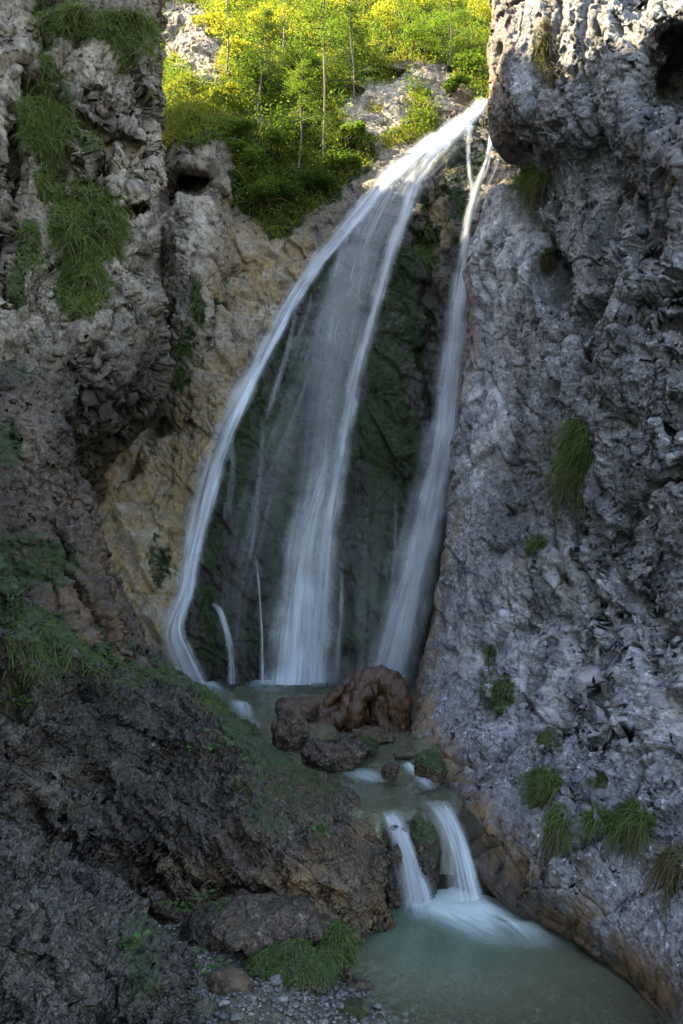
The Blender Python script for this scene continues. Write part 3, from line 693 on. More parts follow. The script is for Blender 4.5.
# right-hand fall
ribbon('strand', path([(492, 136, 10, 1.1), (486, 165, 10, 1.2), (476, 190, 12, 1.2), (468, 225, 15, 1.4), (462, 265, 20, 1.3), (457, 300, 27, 1.3), (454, 350, 32, 1.2), (449, 400, 32, 1.2), (443, 450, 34, 1.3), (433, 500, 36, 1.3), (421, 550, 40, 1.2), (408, 600, 42, 1.1), (395, 650, 44, 1.05), (387, 685, 46, 1.0)]), .3, nu=18, seed=8, parent=wf)
ribbon('strand', path([(470, 126, 12, 1.1), (468, 150, 7, 1.2), (470, 175, 7, 1.2), (473, 195, 9, 1.1), (466, 235, 9, .9)]), .3, nu=10, seed=9, parent=wf)
ribbon('strand', path([(502, 150, 5, .6), (492, 175, 6, .7), (480, 200, 8, .7), (474, 220, 8, .3)]), .3, nu=8, seed=10, parent=wf)
ribbon('curtain', [(444, 290, 474, 290, .5), (430, 360, 472, 360, .75), (412, 440, 464, 440, .75), (390, 520, 450, 520, .8), (372, 600, 436, 600, .8), (360, 684, 424, 684, .9)], .4, 'veil', 26, 11, wf)
ribbon('curtain', [(440, 140, 474, 150, .5), (372, 200, 432, 200, .7), (325, 262, 400, 262, .7), (300, 330, 388, 330, .6), (280, 410, 376, 410, .5), (262, 500, 368, 500, .55), (250, 590, 364, 590, .75), (244, 684, 366, 684, 1.0)], .48, 'mistveil', 50, 14, wf)
ribbon('curtain', [(440, 300, 476, 300, .5), (424, 420, 468, 420, .95), (398, 520, 456, 520, 1.05), (374, 610, 438, 610, 1.1), (350, 684, 428, 684, 1.3)], .5, 'veil', 30, 15, wf)
# thin side threads
ribbon('strand', path([(213, 603, 6, .5), (221, 612, 9, 1.1), (228, 635, 11, 1.1), (232, 660, 12, 1.0), (233, 684, 14, .9)]), .35, nu=10, seed=12, parent=wf)
ribbon('strand', path([(256, 560, 5, .3), (259, 590, 5, .9), (262, 640, 6, .9), (262, 684, 7, .9)]), .4, nu=8, seed=13, parent=wf)
for k, (x0, y0, x1, y1, w, d) in enumerate([(298, 300, 266, 420, 8, .5), (312, 290, 292, 350, 7, .4), (352, 200, 330, 290, 10, .5), (262, 420, 250, 560, 8, .32), (395, 490, 388, 620, 7, .3), (402, 600, 398, 684, 6, .4), (340, 560, 336, 684, 9, .5), (232, 440, 226, 520, 9, .4)]):
    xm, ym = (x0 + x1) / 2 + 3, (y0 + y1) / 2
    ribbon('strand', path([(x0, y0, w * .6, .1), ((x0 + xm) / 2 + 1, (y0 + ym) / 2, w, d), (xm, ym, w, d), ((x1 + xm) / 2, (y1 + ym) / 2, w * 1.2, d), (x1, y1, w * 1.4, .1)]), .3, nu=8, seed=20 + k, parent=wf)

# pools
wx = np.linspace(-5, 3.2, 300); wy = np.concatenate([np.linspace(7.62, 8.2, 40), np.linspace(8.22, 16.4, 110)]); WX, WY = np.meshgrid(wx, wy)
W0 = WY.copy(); WY = WY + (1 - sstep(7.7, 8.2, W0)) * .20 * fbm(np.stack([WX * 5, WX * 0, WX * 0], -1).reshape(-1, 3), 3).reshape(WX.shape)
WZ = smooth_water(np.maximum(W0, 7.8)) - .5 * sstep(7.80, 7.62, W0) ** 1.5 + .012 * fbm(np.stack([WX * 2, WY * 1.2, WX * 0], -1).reshape(-1, 3), 3).reshape(WX.shape)
o = mesh('water', np.stack([WX, WY, WZ], -1).reshape(-1, 3), gridfaces(*WX.shape)[:, ::-1], M['water'], attrs={'deep': (.25 + sstep(11, 15, WY) * .5).ravel()})
tag(o, 'shallow yellow-green water of the upper pool under the fall', kind='structure')
wx = np.linspace(-1.3, 3.6, 60); wy = np.linspace(2.0, 7.66, 80); WX, WY = np.meshgrid(wx, wy)
WZ = .0 + .006 * fbm(np.stack([WX * 2, WY * 2, WX * 0], -1).reshape(-1, 3), 3).reshape(WX.shape)
o = mesh('water', np.stack([WX, WY, WZ], -1).reshape(-1, 3), gridfaces(*WX.shape)[:, ::-1], M['water'], attrs={'deep': (1.1 * np.exp(-((WX - .75) / .75) ** 2 - ((WY - 7.1) / .9) ** 2) + .35 * sstep(5.4, 6.6, WY) * sstep(0, .6, WX)).clip(0, 1).ravel()})
tag(o, 'milky green water of the lower pool in front', kind='structure')

# the small step between the pools
cs = bpy.data.objects.new('cascade', None); COL.objects.link(cs); cs['label'] = 'small double cascade spilling into the lower pool'; cs['kind'] = 'structure'
ribbon('strand', [(372, 812, 398, 806, .15, 7.95), (380, 820, 402, 815, 1.0, 7.72), (388, 836, 410, 832, 1.2, 7.55), (396, 862, 422, 858, 1.1, 7.45), (400, 905, 436, 900, .7, 7.34)], mat='silk', nu=18, seed=41, parent=cs, edge=.25)
ribbon('strand', [(418, 800, 452, 800, .15, 7.95), (428, 810, 456, 812, .9, 7.72), (440, 828, 464, 828, 1.2, 7.55), (450, 856, 472, 852, 1.3, 7.45), (456, 902, 486, 896, .8, 7.34)], mat='silk', nu=18, seed=42, parent=cs, edge=.25)
ribbon('strand', path([(404, 812, 5, .2), (408, 835, 5, .5), (420, 870, 6, .5), (430, 900, 8, .5)]), mat='veil', nu=8, seed=43, parent=cs)if 0 else None
# foam spreading over the lower pool: a low mound of churned water
def foam(rows, seed, amp=.05, zb=.012, label=None, edge=.45, flow=1.):
    rows = np.array(rows, float); n = len(rows)
    A = []
    for xl, yl, xr, yr, d in rows: A.append(np.concatenate([pt(xl, yl, gd(yl, zb)), pt(xr, yr, gd(yr, zb)), [d]]))
    B = catmull(np.array(A), np.linspace(0, n - 1, n * 12)); nu = 30; u = np.linspace(0, 1, nu)
    P = B[:, None, :3] * (1 - u[None, :, None]) + B[:, None, 3:6] * u[None, :, None]
    v = np.concatenate([[0], np.cumsum(np.linalg.norm(np.diff(B[:, :3], axis=0), axis=1))])
    UV = np.stack([np.broadcast_to(u[None] * 2 + seed, P.shape[:2]), np.broadcast_to(v[:, None] * flow, P.shape[:2])], -1)
    q = np.stack([UV[..., 0] * 3, UV[..., 1] * 2.5, UV[..., 0] * 0], -1).reshape(-1, 3)
    e = np.clip(np.minimum(u, 1 - u) / edge, 0, 1); e = e * e * (3 - 2 * e)
    dn = B[:, 6:7] * np.ones((1, nu))
    P[..., 2] += amp * (e[None] * np.clip(dn, 0, 1)) * (1 + .8 * fbm(q, 3).reshape(P.shape[:2]))
    o = mesh('foam', P.reshape(-1, 3), gridfaces(*P.shape[:2]), M['foam'], attrs={'dens': dn.ravel(), 'edge': np.broadcast_to(e[None], P.shape[:2]).ravel().copy()}, uv=UV.reshape(-1, 2))
    tag(o, label, kind='structure'); return o
ribbon('strand', [(368, 808, 408, 804, .1, 7.98), (376, 820, 414, 816, .7, 7.70), (386, 838, 420, 836, .8, 7.52), (392, 866, 432, 862, .8, 7.42), (394, 908, 444, 902, .7, 7.31)], mat='veil', nu=22, seed=45, parent=cs, edge=.3, wav=.05)
ribbon('strand', [(408, 800, 456, 798, .1, 7.98), (420, 812, 462, 810, .7, 7.70), (432, 832, 470, 828, .85, 7.52), (440, 860, 478, 856, .85, 7.42), (446, 906, 492, 896, .8, 7.31)], mat='veil', nu=24, seed=46, parent=cs, edge=.3, wav=.05)
foam([(388, 886, 486, 882, .7), (392, 898, 492, 888, 2.2), (402, 912, 520, 900, 2.2), (424, 928, 560, 918, 1.4), (452, 940, 585, 936, .55), (470, 950, 600, 950, 0)], 1, .07, label='white and turquoise foam fanning out below the cascade')
foam([(392, 892, 440, 888, .3), (395, 902, 445, 898, 1.0), (398, 912, 440, 912, .5), (402, 920, 440, 925, 0)], 2, .05, .02, label='thin foam below the left half of the cascade')
foam([(215, 668, 372, 668, .6), (222, 674, 356, 674, 1.6), (226, 679, 345, 679, 1.6), (232, 685, 335, 685, .8), (236, 694, 320, 692, 0)], 3, .06, .9, label='white spray line where the fall meets the upper pool')
foam([(190, 676, 216, 676, .6), (190, 684, 224, 684, 1.0), (196, 694, 236, 694, .3), (200, 700, 240, 700, 0)], 5, .04, .9, label='foam at the foot of the left strand')
foam([(224, 700, 244, 699, .0), (228, 706, 254, 704, .9), (234, 712, 256, 711, .7), (236, 722, 262, 720, 0)], 6, .03, .89, label='small white riffle at the left of the upper pool')
foam([(396, 762, 408, 760, .1), (402, 770, 420, 768, 1.1), (412, 780, 432, 776, 1.1), (420, 792, 444, 788, .2)], 7, .03, .80, label='white riffle running to the lip of the step')
foam([(330, 765, 360, 762, .1), (340, 776, 384, 772, .7), (360, 786, 400, 780, .2)], 8, .02, .80, label='pale riffle below the long dark stone')

# ------------------------------------------------------------------ stones and driftwood
def ico(sub):
    import bmesh
    bm = bmesh.new(); bmesh.ops.create_icosphere(bm, subdivisions=sub, radius=1)
    V = np.array([v.co[:] for v in bm.verts]); Fc = np.array([[v.index for v in f.verts] for f in bm.faces]); bm.free(); return V, Fc
ICO5 = ico(6); ICO4 = ico(5)
def boulder(name, px, py, wpx, hpx, z, label, cat='rock', mat='bed', depth=1., moss=0., wet=.5, ochre=.3, seed=0, rough_=1., hi=False, group=None, tilt=0, d=None, sharp=.35):
    """px, py: foot of the stone in the picture; z: height of what it lies on"""
    d = d or float(gd(py, z)); w = wpx / F * d / 2; h = hpx / F * d
    V, Fc = (ICO5 if hi else ICO4); U = V.copy()
    # squash towards a few random planes: gives flat broken faces
    rg = np.random.default_rng(seed + 100)
    for k in range(9):
        nrm = rg.normal(size=3); nrm /= np.linalg.norm(nrm); c = rg.uniform(.62, .9)
        dd = U @ nrm; U = U - np.maximum(dd - c, 0)[:, None] * nrm * .85
    U = U * np.array([w, w * depth, h * .62])
    a, _ = facet(U / (.5 * max(w, .1)) + seed * 3.1); N = V
    U = U + N * (w * (.13 * a + .12 * fbm(U / (w * .8) + seed, 4) + .10 * fbm(U / (w * .2) + seed, 4, .65)) * rough_)[:, None]
    c, s_ = math.cos(tilt), math.sin(tilt); U = np.stack([U[:, 0] * c - U[:, 2] * s_, U[:, 1], U[:, 0] * s_ + U[:, 2] * c], -1)
    base = pt(px, py, d); loc = np.array([base[0], base[1] + w * depth * .7, z + h * .42])
    n = len(U); mo = np.clip(moss * (.45 + .6 * N[:, 2]) , 0, 1)
    o = mesh(name, U, Fc, M[mat], attrs={'moss': mo, 'wet': np.full(n, wet) * (U[:, 2] < h * .1) + wet * .4, 'ochre': np.full(n, ochre), 'pale': np.zeros(n)})
    o.location = loc.tolist(); tag(o, label, cat, group); return o
GS = 'stones lying in the upper stream'; GB = 'stones on the bank by the lower pool'
boulder('boulder', 302, 724, 66, 24, .82, 'broad low reddish slab lying in the water behind the tree stump', 'boulder', 'brown', 1.0, .3, .5, .6, 1, group=GS)
boulder('boulder', 291, 752, 42, 40, .82, 'rounded dark brown boulder at the left end of the stones by the mossy crest', 'boulder', 'slate', .9, .2, .5, .3, 2, group=GS)
boulder('stone', 318, 752, 44, 24, .82, 'lumpy grey-brown stone between the round boulder and the stump', 'stone', 'bed', .9, .1, .5, .5, 3, group=GS)
boulder('stone', 338, 771, 74, 28, .80, 'long dark rounded stone in front of the others', 'stone', 'slate', .6, .25, .6, .2, 4, group=GS)
boulder('stone', 362, 758, 38, 18, .82, 'flat stone topped with bright green moss', 'stone', 'bed', .8, 1.3, .3, .3, 5, group=GS)
boulder('stone', 376, 744, 50, 12, .84, 'thin flat brown stone under the foot of the stump', 'stone', 'slate', .8, .2, .6, .5, 6, group=GS)
boulder('stone', 391, 780, 20, 15, .80, 'small wet stone standing in the riffle', 'stone', 'slate', .9, .1, .8, .3, 7, group=GS)
boulder('boulder', 432, 784, 32, 34, .78, 'rounded mossy brown boulder against the foot of the right cliff', 'boulder', 'slate', .9, 1., .4, .6, 8, group=GS)
boulder('stone', 404, 760, 22, 7, .83, 'little flat stone to the right of the mossy one', 'stone', 'bed', .9, .3, .7, .5, 9, group=GS)
boulder('boulder', 424, 906, 36, 92, -.02, 'dark upright rock splitting the cascade in two', 'boulder', 'slate', .8, .7, .5, .2, 10, hi=True, d=7.42)
boulder('boulder', 396, 912, 22, 60, -.02, 'low dark rock at the left edge of the cascade', 'boulder', 'slate', .8, .2, .9, .2, 11, d=7.40)
boulder('boulder', 250, 965, 150, 46, .12, 'wide grey slab at the foot of the rock slope above the grassy hummock', 'boulder', 'slate', .7, .15, .1, .2, 12, hi=True, group=GB)
boulder('boulder', 292, 1000, 96, 40, .05, 'dark earthy block under the overhanging grass', 'boulder', 'slate', .7, .9, .3, .2, 13, hi=True, group=GB)
boulder('boulder', 336, 985, 40, 50, .02, 'dark block under the tall grass tuft at the water edge', 'boulder', 'slate', .8, .8, .3, .2, 14, group=GB)
boulder('stone', 224, 1012, 54, 30, .1, 'reddish flat stone half sunk in the gravel', 'stone', 'brown', .8, .1, .2, .6, 15, group=GB)
boulder('stone', 258, 1026, 36, 20, .05, 'dark brown stone at the lower edge of the gravel', 'stone', 'brown', .8, .1, .3, .5, 16, group=GB)
boulder('stone', 310, 1012, 44, 14, .0, 'flat ochre stone at the water edge', 'stone', 'bed', .8, .1, .3, 1., 17, group=GB)
boulder('stone', 350, 1026, 38, 20, -.02, 'yellow-brown stone with dark moss at the bottom of the picture', 'stone', 'bed', .8, .7, .5, 1., 18, group=GB)
boulder('stone', 356, 996, 34, 12, -.02, 'dark wet stone lapped by the pool', 'stone', 'brown', .8, .2, .8, .3, 19, group=GB)
boulder('stone', 336, 1000, 26, 9, .0, 'small flat pale stone between the grass block and the pool', 'stone', 'bed', .8, .1, .2, .2, 20, group=GB)

def pebbles(name, label, n, box, size, mat, seed, zoff=0.):
    rg = np.random.default_rng(seed); V0, F0 = ico(2); x = rg.uniform(box[0], box[1], n); y = rg.uniform(box[2], box[3], n)
    ix = np.clip(((x - xs[0]) / .022).astype(int), 0, len(xs) - 1); iy = np.clip(((y - ys[0]) / .026).astype(int), 0, len(ys) - 1)
    Zs = SURF['bed'][2][:, 2].reshape(len(ys), len(xs)); z = Zs[iy, ix]
    s = size * rg.lognormal(0, .5, n); sc3 = s[:, None] * rg.uniform(.5, 1.2, (n, 3)) * np.array([1, 1, .6])
    V = V0[None] * (1 + .22 * rg.normal(size=(n, len(V0), 1))) * sc3[:, None]
    a = rg.uniform(0, 6.3, n); c, q = np.cos(a)[:, None], np.sin(a)[:, None]
    V = np.stack([V[..., 0] * c - V[..., 1] * q, V[..., 0] * q + V[..., 1] * c, V[..., 2]], -1) + np.stack([x, y, z + zoff * s], -1)[:, None]
    Fc = (F0[None] + (np.arange(n) * len(V0))[:, None, None]).reshape(-1, 3)
    v = np.repeat(rg.random(n), len(V0))
    tag(mesh(name, V.reshape(-1, 3), Fc, mat, attrs={'v': v}, smooth=False), label, kind='stuff')
m, nt, b = newmat('pebble'); g = G(nt); tcp = g.n('ShaderNodeTexCoord').outputs['Object']
g.l(g.mix(.35, g.ramp(g.attr('v'), [(0., (.012, .010, .008)), (.4, (.032, .027, .021)), (.7, (.06, .048, .034)), (.9, (.085, .08, .07)), (1., (.24, .22, .19))]), g.ramp(g.noise(tcp, 60, 5, .7), [(.35, .03), (.65, .3)])), b.inputs['Base Color']); b.inputs['Roughness'].default_value = .6
M['pebble'] = m
pebbles('gravel', 'loose gravel on the bank at the bottom of the picture', 9000, (-1.7, .35, 4.6, 6.6), .0095, M['pebble'], 1, .3)
pebbles('gravel', 'pebbles on the floor of the lower pool', 5000, (.1, 2.4, 4.8, 7.0), .011, M['pebble'], 2, .3)
pebbles('gravel', 'small stones in the upper stream', 900, (-1.2, 1.2, 8.1, 11.), .02, M['pebble'], 3, .3)

def tube(path_, rad, n=10, jit=0., seed=0):
    """tapered tube through points; returns V, F"""
    A = np.array(path_, float); r = np.array(rad, float); k = (len(A) - 1) * 6 + 1
    t = np.linspace(0, len(A) - 1, k); C = catmull(A, t); rr = catmull(r[:, None], t)[:, 0]
    T = np.gradient(C, axis=0); T /= np.linalg.norm(T, axis=1)[:, None]
    ref = np.array([0, 1., .13]); a = np.cross(T, ref); a /= np.linalg.norm(a, axis=1)[:, None]; b = np.cross(T, a)
    th = np.linspace(0, 2 * np.pi, n, endpoint=False)
    P = C[:, None] + rr[:, None, None] * (np.cos(th)[None, :, None] * a[:, None] + np.sin(th)[None, :, None] * b[:, None])
    if jit:
        q = fbm(P.reshape(-1, 3) / .07 + seed, 3).reshape(P.shape[:2]); P = P + (P - C[:, None]) * (q * jit)[..., None]
    i = np.arange(k * n).reshape(k, n); j = np.roll(i, -1, 1)
    Fc = np.stack([i[:-1], j[:-1], j[1:], i[1:]], -1).reshape(-1, 4)
    caps = []
    return P.reshape(-1, 3), Fc
def merge(parts):
    Vs, Fs, o = [], [], 0
    for V, Fc in parts: Vs.append(V); Fs.append(Fc + o); o += len(V)
    return np.concatenate(Vs), np.concatenate(Fs)

def wood_mat(name, dark, mid, light, rough=.4, sc_=8):
    m, nt, b = newmat(name); g = G(nt); tc = g.n('ShaderNodeTexCoord').outputs['Object']
    mp = g.n('ShaderNodeMapping'); mp.inputs['Scale'].default_value = (1, 1, .35); g.l(tc, mp.inputs[0])
    n1 = g.noise(mp.outputs[0], sc_, 7, .65, .8); n2 = g.noise(mp.outputs[0], sc_ * 5, 6, .7, .3)
    c = g.mix(.35, g.ramp(n1, [(.32, dark), (.52, mid), (.72, light)]), g.ramp(n2, [(.3, dark), (.7, light)]))
    g.l(c, b.inputs['Base Color']); b.inputs['Roughness'].default_value = rough
    bp = g.n('ShaderNodeBump'); bp.inputs['Strength'].default_value = .6; bp.inputs['Distance'].default_value = .03; g.l(n2, bp.inputs['Height']); g.l(bp.outputs[0], b.inputs['Normal'])
    return m
M['root'] = wood_mat('wet_driftwood', (.004, .002, .001), (.020, .008, .003), (.12, .050, .018), .24)
M['bark'] = wood_mat('pale_bark', (.06, .05, .035), (.15, .13, .09), (.28, .25, .18), .8, 4)
M['stick'] = wood_mat('dark_stick', (.01, .008, .006), (.03, .02, .015), (.06, .045, .03), .6)

# the root stump: limbs and mass grown together as one skin, then gnarled
def meta(name, balls, res=.035):
    mb = bpy.data.metaballs.new(name); mb.resolution = res; mb.render_resolution = res; mb.threshold = .6
    ob = bpy.data.objects.new(name, mb); COL.objects.link(ob)
    for (c, r) in balls:
        e = mb.elements.new(); e.co = tuple(c); e.radius = r * 1.2
    bpy.context.view_layer.update(); dg = bpy.context.evaluated_depsgraph_get()
    me = bpy.data.meshes.new_from_object(ob.evaluated_get(dg))
    V = np.zeros(len(me.vertices) * 3, np.float32); me.vertices.foreach_get('co', V); V = V.reshape(-1, 3)
    Fc = np.array([list(p.vertices) + ([p.vertices[-1]] if len(p.vertices) == 3 else []) for p in me.polygons])
    bpy.data.objects.remove(ob); return V, me
SD = 10.7
def limb(pts, n=14):
    A = np.array([np.append(pt(x, y, SD + dd), r) for x, y, dd, r in pts]); B = catmull(A, np.linspace(0, len(A) - 1, n * (len(A) - 1)))
    return [(b[:3], b[3]) for b in B]
balls = []
balls += limb([(408, 742, .0, .10), (409, 722, .0, .12), (408, 700, -.02, .15), (400, 683, -.02, .17), (384, 675, .0, .16), (366, 675, .05, .14)])
balls += limb([(366, 675, .02, .14), (352, 684, .0, .12), (344, 698, -.06, .12), (336, 712, -.1, .10), (318, 722, -.1, .09), (300, 728, -.05, .07)])
balls += limb([(360, 682, -.1, .09), (354, 700, -.15, .11), (350, 718, -.12, .12), (352, 738, -.05, .10)])
balls += limb([(392, 690, .05, .2), (388, 705, .12, .24), (392, 725, .1, .22), (372, 708, .22, .2), (360, 716, .35, .16)])
balls += limb([(398, 690, -.12, .08), (402, 712, -.12, .07), (398, 736, -.05, .09)])
balls += limb([(352, 676, .1, .07), (338, 682, .1, .055), (322, 694, .1, .05), (306, 706, .12, .035)])
balls += limb([(340, 700, .1, .08), (325, 706, .1, .07), (308, 714, .05, .05)])
balls += limb([(375, 684, -.12, .07), (364, 690, -.2, .06), (358, 698, -.16, .06)])
V, me0 = meta('stump_skin', balls)
N0 = np.zeros(len(V) * 3, np.float32); me0.vertices.foreach_get('normal', N0); N0 = N0.reshape(-1, 3)
V = V + N0 * (.05 * ridged(V / .30 + 3, 3) + .04 * ridged(V * np.array([1, 1, .35]) / .085, 3) + .01 * fbm(V / .03, 2))[:, None]
bs = pt(372, 738, SD); V = (V - bs) * np.array([.80, .9, .95]) + bs + np.array([.02, 0, 0])
me0.vertices.foreach_set('co', V.astype(np.float32).ravel()); me0.update(); me0.materials.clear(); me0.materials.append(M['root'])
me0.polygons.foreach_set('use_smooth', np.ones(len(me0.polygons), bool))
stump = bpy.data.objects.new('tree_stump', me0); COL.objects.link(stump); stump.location = (-.03, 0, -.04)
tag(stump, 'big wet red-brown tree stump with gnarled roots lying in the stream', 'tree stump')
V, Fc = merge([tube([pt(316, 781, 9.3), pt(335, 776, 9.35), pt(356, 773, 9.4), pt(378, 771, 9.5), pt(384, 769, 9.5)], [.008, .02, .024, .028, .01], 8, .5), tube([pt(350, 774, 9.38), pt(342, 768, 9.45), pt(336, 764, 9.5)], [.015, .01, .005], 6, .4)])
tag(mesh('branch', V, Fc, M['stick']), 'dark broken branch lying across the water below the stones', 'branch')

# ------------------------------------------------------------------ plants
def leafmat(name, a, b_, c_, trans=.5, rough=.55, scale=3.):
    m = bpy.data.materials.new(name); m.use_nodes = True; nt = m.node_tree; nt.nodes.clear(); g = G(nt)
    out = g.n('ShaderNodeOutputMaterial'); tc = g.n('ShaderNodeTexCoord').outputs['Object']; v = g.attr('v')
    col = g.mix(v, g.ramp(g.noise(tc, scale, 4, .6), [(.35, a), (.65, b_)]), c_)
    df = g.n('ShaderNodeBsdfPrincipled'); g.l(col, df.inputs['Base Color']); df.inputs['Roughness'].default_value = rough; df.inputs['Specular IOR Level'].default_value = .25
    tl = g.n('ShaderNodeBsdfTranslucent'); g.l(g.mix(1., col, (1.1, 1.15, .6), 'MULTIPLY'), tl.inputs[0])
    ms = g.n('ShaderNodeMixShader'); ms.inputs[0].default_value = trans; g.l(df.outputs[0], ms.inputs[1]); g.l(tl.outputs[0], ms.inputs[2]); g.l(ms.outputs[0], out.inputs[0]); return m
M['grass'] = leafmat('grass_blades', (.045, .095, .020), (.08, .14, .034), (.13, .16, .05), scale=2.)
M['patch'] = leafmat('ledge_grass', (.06, .12, .022), (.12, .18, .04), (.21, .20, .08), scale=1.6)
M['dryg'] = leafmat('dry_grass', (.10, .085, .04), (.07, .075, .03), (.17, .14, .07))
M['slope'] = leafmat('slope_grass', (.10, .17, .02), (.19, .22, .025), (.33, .25, .05), .5, scale=1.0)
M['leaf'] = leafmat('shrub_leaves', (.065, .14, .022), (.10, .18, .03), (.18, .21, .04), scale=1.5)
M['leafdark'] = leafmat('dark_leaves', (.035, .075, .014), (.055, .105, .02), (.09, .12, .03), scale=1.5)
M['leafyel'] = leafmat('yellow_glow_leaves', (.16, .23, .03), (.28, .30, .04), (.42, .33, .06), scale=1.5)  # yellow autumn foliage, its golden tone also paints in the sun glow
M['herb'] = leafmat('herb_leaves', (.03, .085, .022), (.045, .11, .025), (.08, .14, .035), .4, .4)

def blades(base, nrm, length, width, droop=.6, spread=.6, seed=0, segs=3, dirv=None):
    """curved grass blades; base, nrm: (n,3)"""
    rg = np.random.default_rng(seed); n = len(base)
    L = length * rg.lognormal(-.25, .38, n); dv = nrm + spread * rg.normal(size=(n, 3))
    if dirv is not None: dv = dv + np.array(dirv)
    dv /= np.linalg.norm(dv, axis=1)[:, None]
    side = np.cross(dv, rg.normal(size=(n, 3))); side /= np.linalg.norm(side, axis=1)[:, None]
    w = width * rg.uniform(.6, 1.2, n); dr = droop * rg.uniform(.5, 1.4, n)
    V = np.zeros((n, segs + 1, 2, 3))
    for k in range(segs + 1):
        t = k / segs
        c = base + dv * (L * t)[:, None]; c[:, 2] -= L * dr * t * t
        ww = (w * (1 - t ** 1.5) * .5 + .0008)[:, None]
        V[:, k, 0] = c - side * ww; V[:, k, 1] = c + side * ww
    i = np.arange(n * (segs + 1) * 2).reshape(n, segs + 1, 2)
    Fc = np.stack([i[:, :-1, 0], i[:, :-1, 1], i[:, 1:, 1], i[:, 1:, 0]], -1).reshape(-1, 4)
    v = np.repeat(np.clip(rg.normal(.35, .3, n), 0, 1), (segs + 1) * 2)
    return V.reshape(-1, 3), Fc, v
def leaves(cen, size, seed=0, aspect=.55, flat=.5, curl=.25):
    rg = np.random.default_rng(seed); n = len(cen)
    nn = rg.normal(size=(n, 3)); nn[:, 2] = np.abs(nn[:, 2]) + flat * 2; nn /= np.linalg.norm(nn, axis=1)[:, None]
    a = np.cross(nn, rg.normal(size=(n, 3))); a /= np.linalg.norm(a, axis=1)[:, None]; b = np.cross(nn, a)
    s = (size * rg.uniform(.6, 1.3, n))[:, None]
    V = np.stack([cen - a * s * .5, cen - b * s * aspect * .5 + nn * s * curl * .3, cen + a * s * .5 - nn * s * curl * .4, cen + b * s * aspect * .5 + nn * s * curl * .3], 1)
    v = np.repeat(np.clip(rg.normal(.3, .28, n), 0, 1), 4)
    return V.reshape(-1, 3), np.arange(n * 4).reshape(n, 4), v

def near_points(px, py, rx, ry, n, names, seed=0, up=None):
    """points of the rock surface inside an ellipse of the picture"""
    rg = np.random.default_rng(seed); outP, outN = [], []
    for nm in names:
        fx, fy, P, N, _ = SURF[nm]
        m = np.nonzero((((fx - px) / rx) ** 2 + ((fy - py) / ry) ** 2 < 1) & (P[:, 1] > 1.5))[0]
        if not len(m): continue
        d = P[m, 1]; m = m[d < np.percentile(d, 50) + 1.2]
        outP.append(P[m]); outN.append(N[m])
    P = np.concatenate(outP); N = np.concatenate(outN)
    q = rg.integers(0, len(P), n); return P[q].astype(float), N[q].astype(float)

def grass_tuft(name, px, py, rx, ry, n, length, label, names, mat='grass', width=.008, droop=.8, seed=0, group=None, spread=.5, dirv=None, cat='grass', roots=0, segs=3):
    P, N = near_points(px, py, rx, ry, n, names, seed)
    V, Fc, v = blades(P, N, length, width, droop, spread, seed, segs, dirv)
    c = P.mean(0); V = V - c
    o = mesh(name, V, Fc, M[mat], attrs={'v': v}); o.location = c.tolist(); tag(o, label, cat, group)
    if roots:
        Pr, Nr = near_points(px, py + ry * .7, rx * .8, ry * .6, roots, names, seed + 1)
        V, Fc, v = blades(Pr, Nr, length * 1.1, width * .8, 1.6, .3, seed + 1); mesh('dead_blades', V - c, Fc, M['dryg'], parent=o, attrs={'v': v})
    return o
GR = 'grass tufts on the right cliff'; RC = ['right']
grass_tuft('grass_tuft', 578, 446, 13, 28, 900, .34, 'long green grass tuft hanging halfway up the right cliff', RC, seed=1, group=GR, roots=260, droop=.9)
grass_tuft('grass_tuft', 536, 176, 18, 9, 700, .34, 'bright green grass tuft leaning from the upper left edge of the right cliff', RC, seed=2, group=GR, roots=200, dirv=(-.3, 0, .6))
grass_tuft('grass_tuft', 546, 52, 8, 34, 260, .22, 'thin strip of pale grass high on the right cliff', RC, 'dryg', seed=3, group=GR)
grass_tuft('grass_tuft', 546, 782, 16, 14, 700, .24, 'dark green hanging grass tuft on the lower right cliff nearest the cascade', RC, seed=4, group=GR, roots=200, droop=1.1)
grass_tuft('grass_tuft', 560, 818, 12, 14, 400, .24, 'drooping green grass tuft just below the hanging one nearest the cascade', RC, seed=5, group=GR, roots=160, droop=1.2)
grass_tuft('grass_tuft', 634, 818, 24, 14, 800, .22, 'bushy dark green grass tuft low on the right cliff by the picture edge', RC, seed=6, group=GR, roots=260, droop=1.)
grass_tuft('grass_tuft', 600, 818, 12, 10, 260, .18, 'small grass tuft between the two larger ones low on the right cliff', RC, seed=7, group=GR)
grass_tuft('grass_tuft', 676, 858, 12, 16, 300, .26, 'brownish dry grass hanging at the right edge of the picture', RC, 'dryg', seed=8, group=GR, droop=1.3)
grass_tuft('grass_tuft', 497, 690, 17, 22, 600, .09, 'cushion of dull green moss and short grass low on the right cliff', RC, 'grass', seed=9, group=GR)
grass_tuft('grass_tuft', 552, 738, 12, 12, 260, .08, 'sparse olive moss tuft above the hanging grass', RC, 'dryg', seed=10, group=GR)
grass_tuft('grass_tuft', 536, 544, 9, 7, 220, .08, 'tiny round moss tuft in the middle of the right cliff', RC, 'grass', seed=11, group=GR)
grass_tuft('grass_tuft', 489, 655, 6, 12, 160, .09, 'narrow mossy tuft above the moss cushion', RC, 'grass', seed=12, group=GR)
grass_tuft('grass_tuft', 548, 262, 9, 12, 160, .12, 'faint green tuft in the deep crack of the right cliff', RC, 'dryg', seed=13, group=GR)

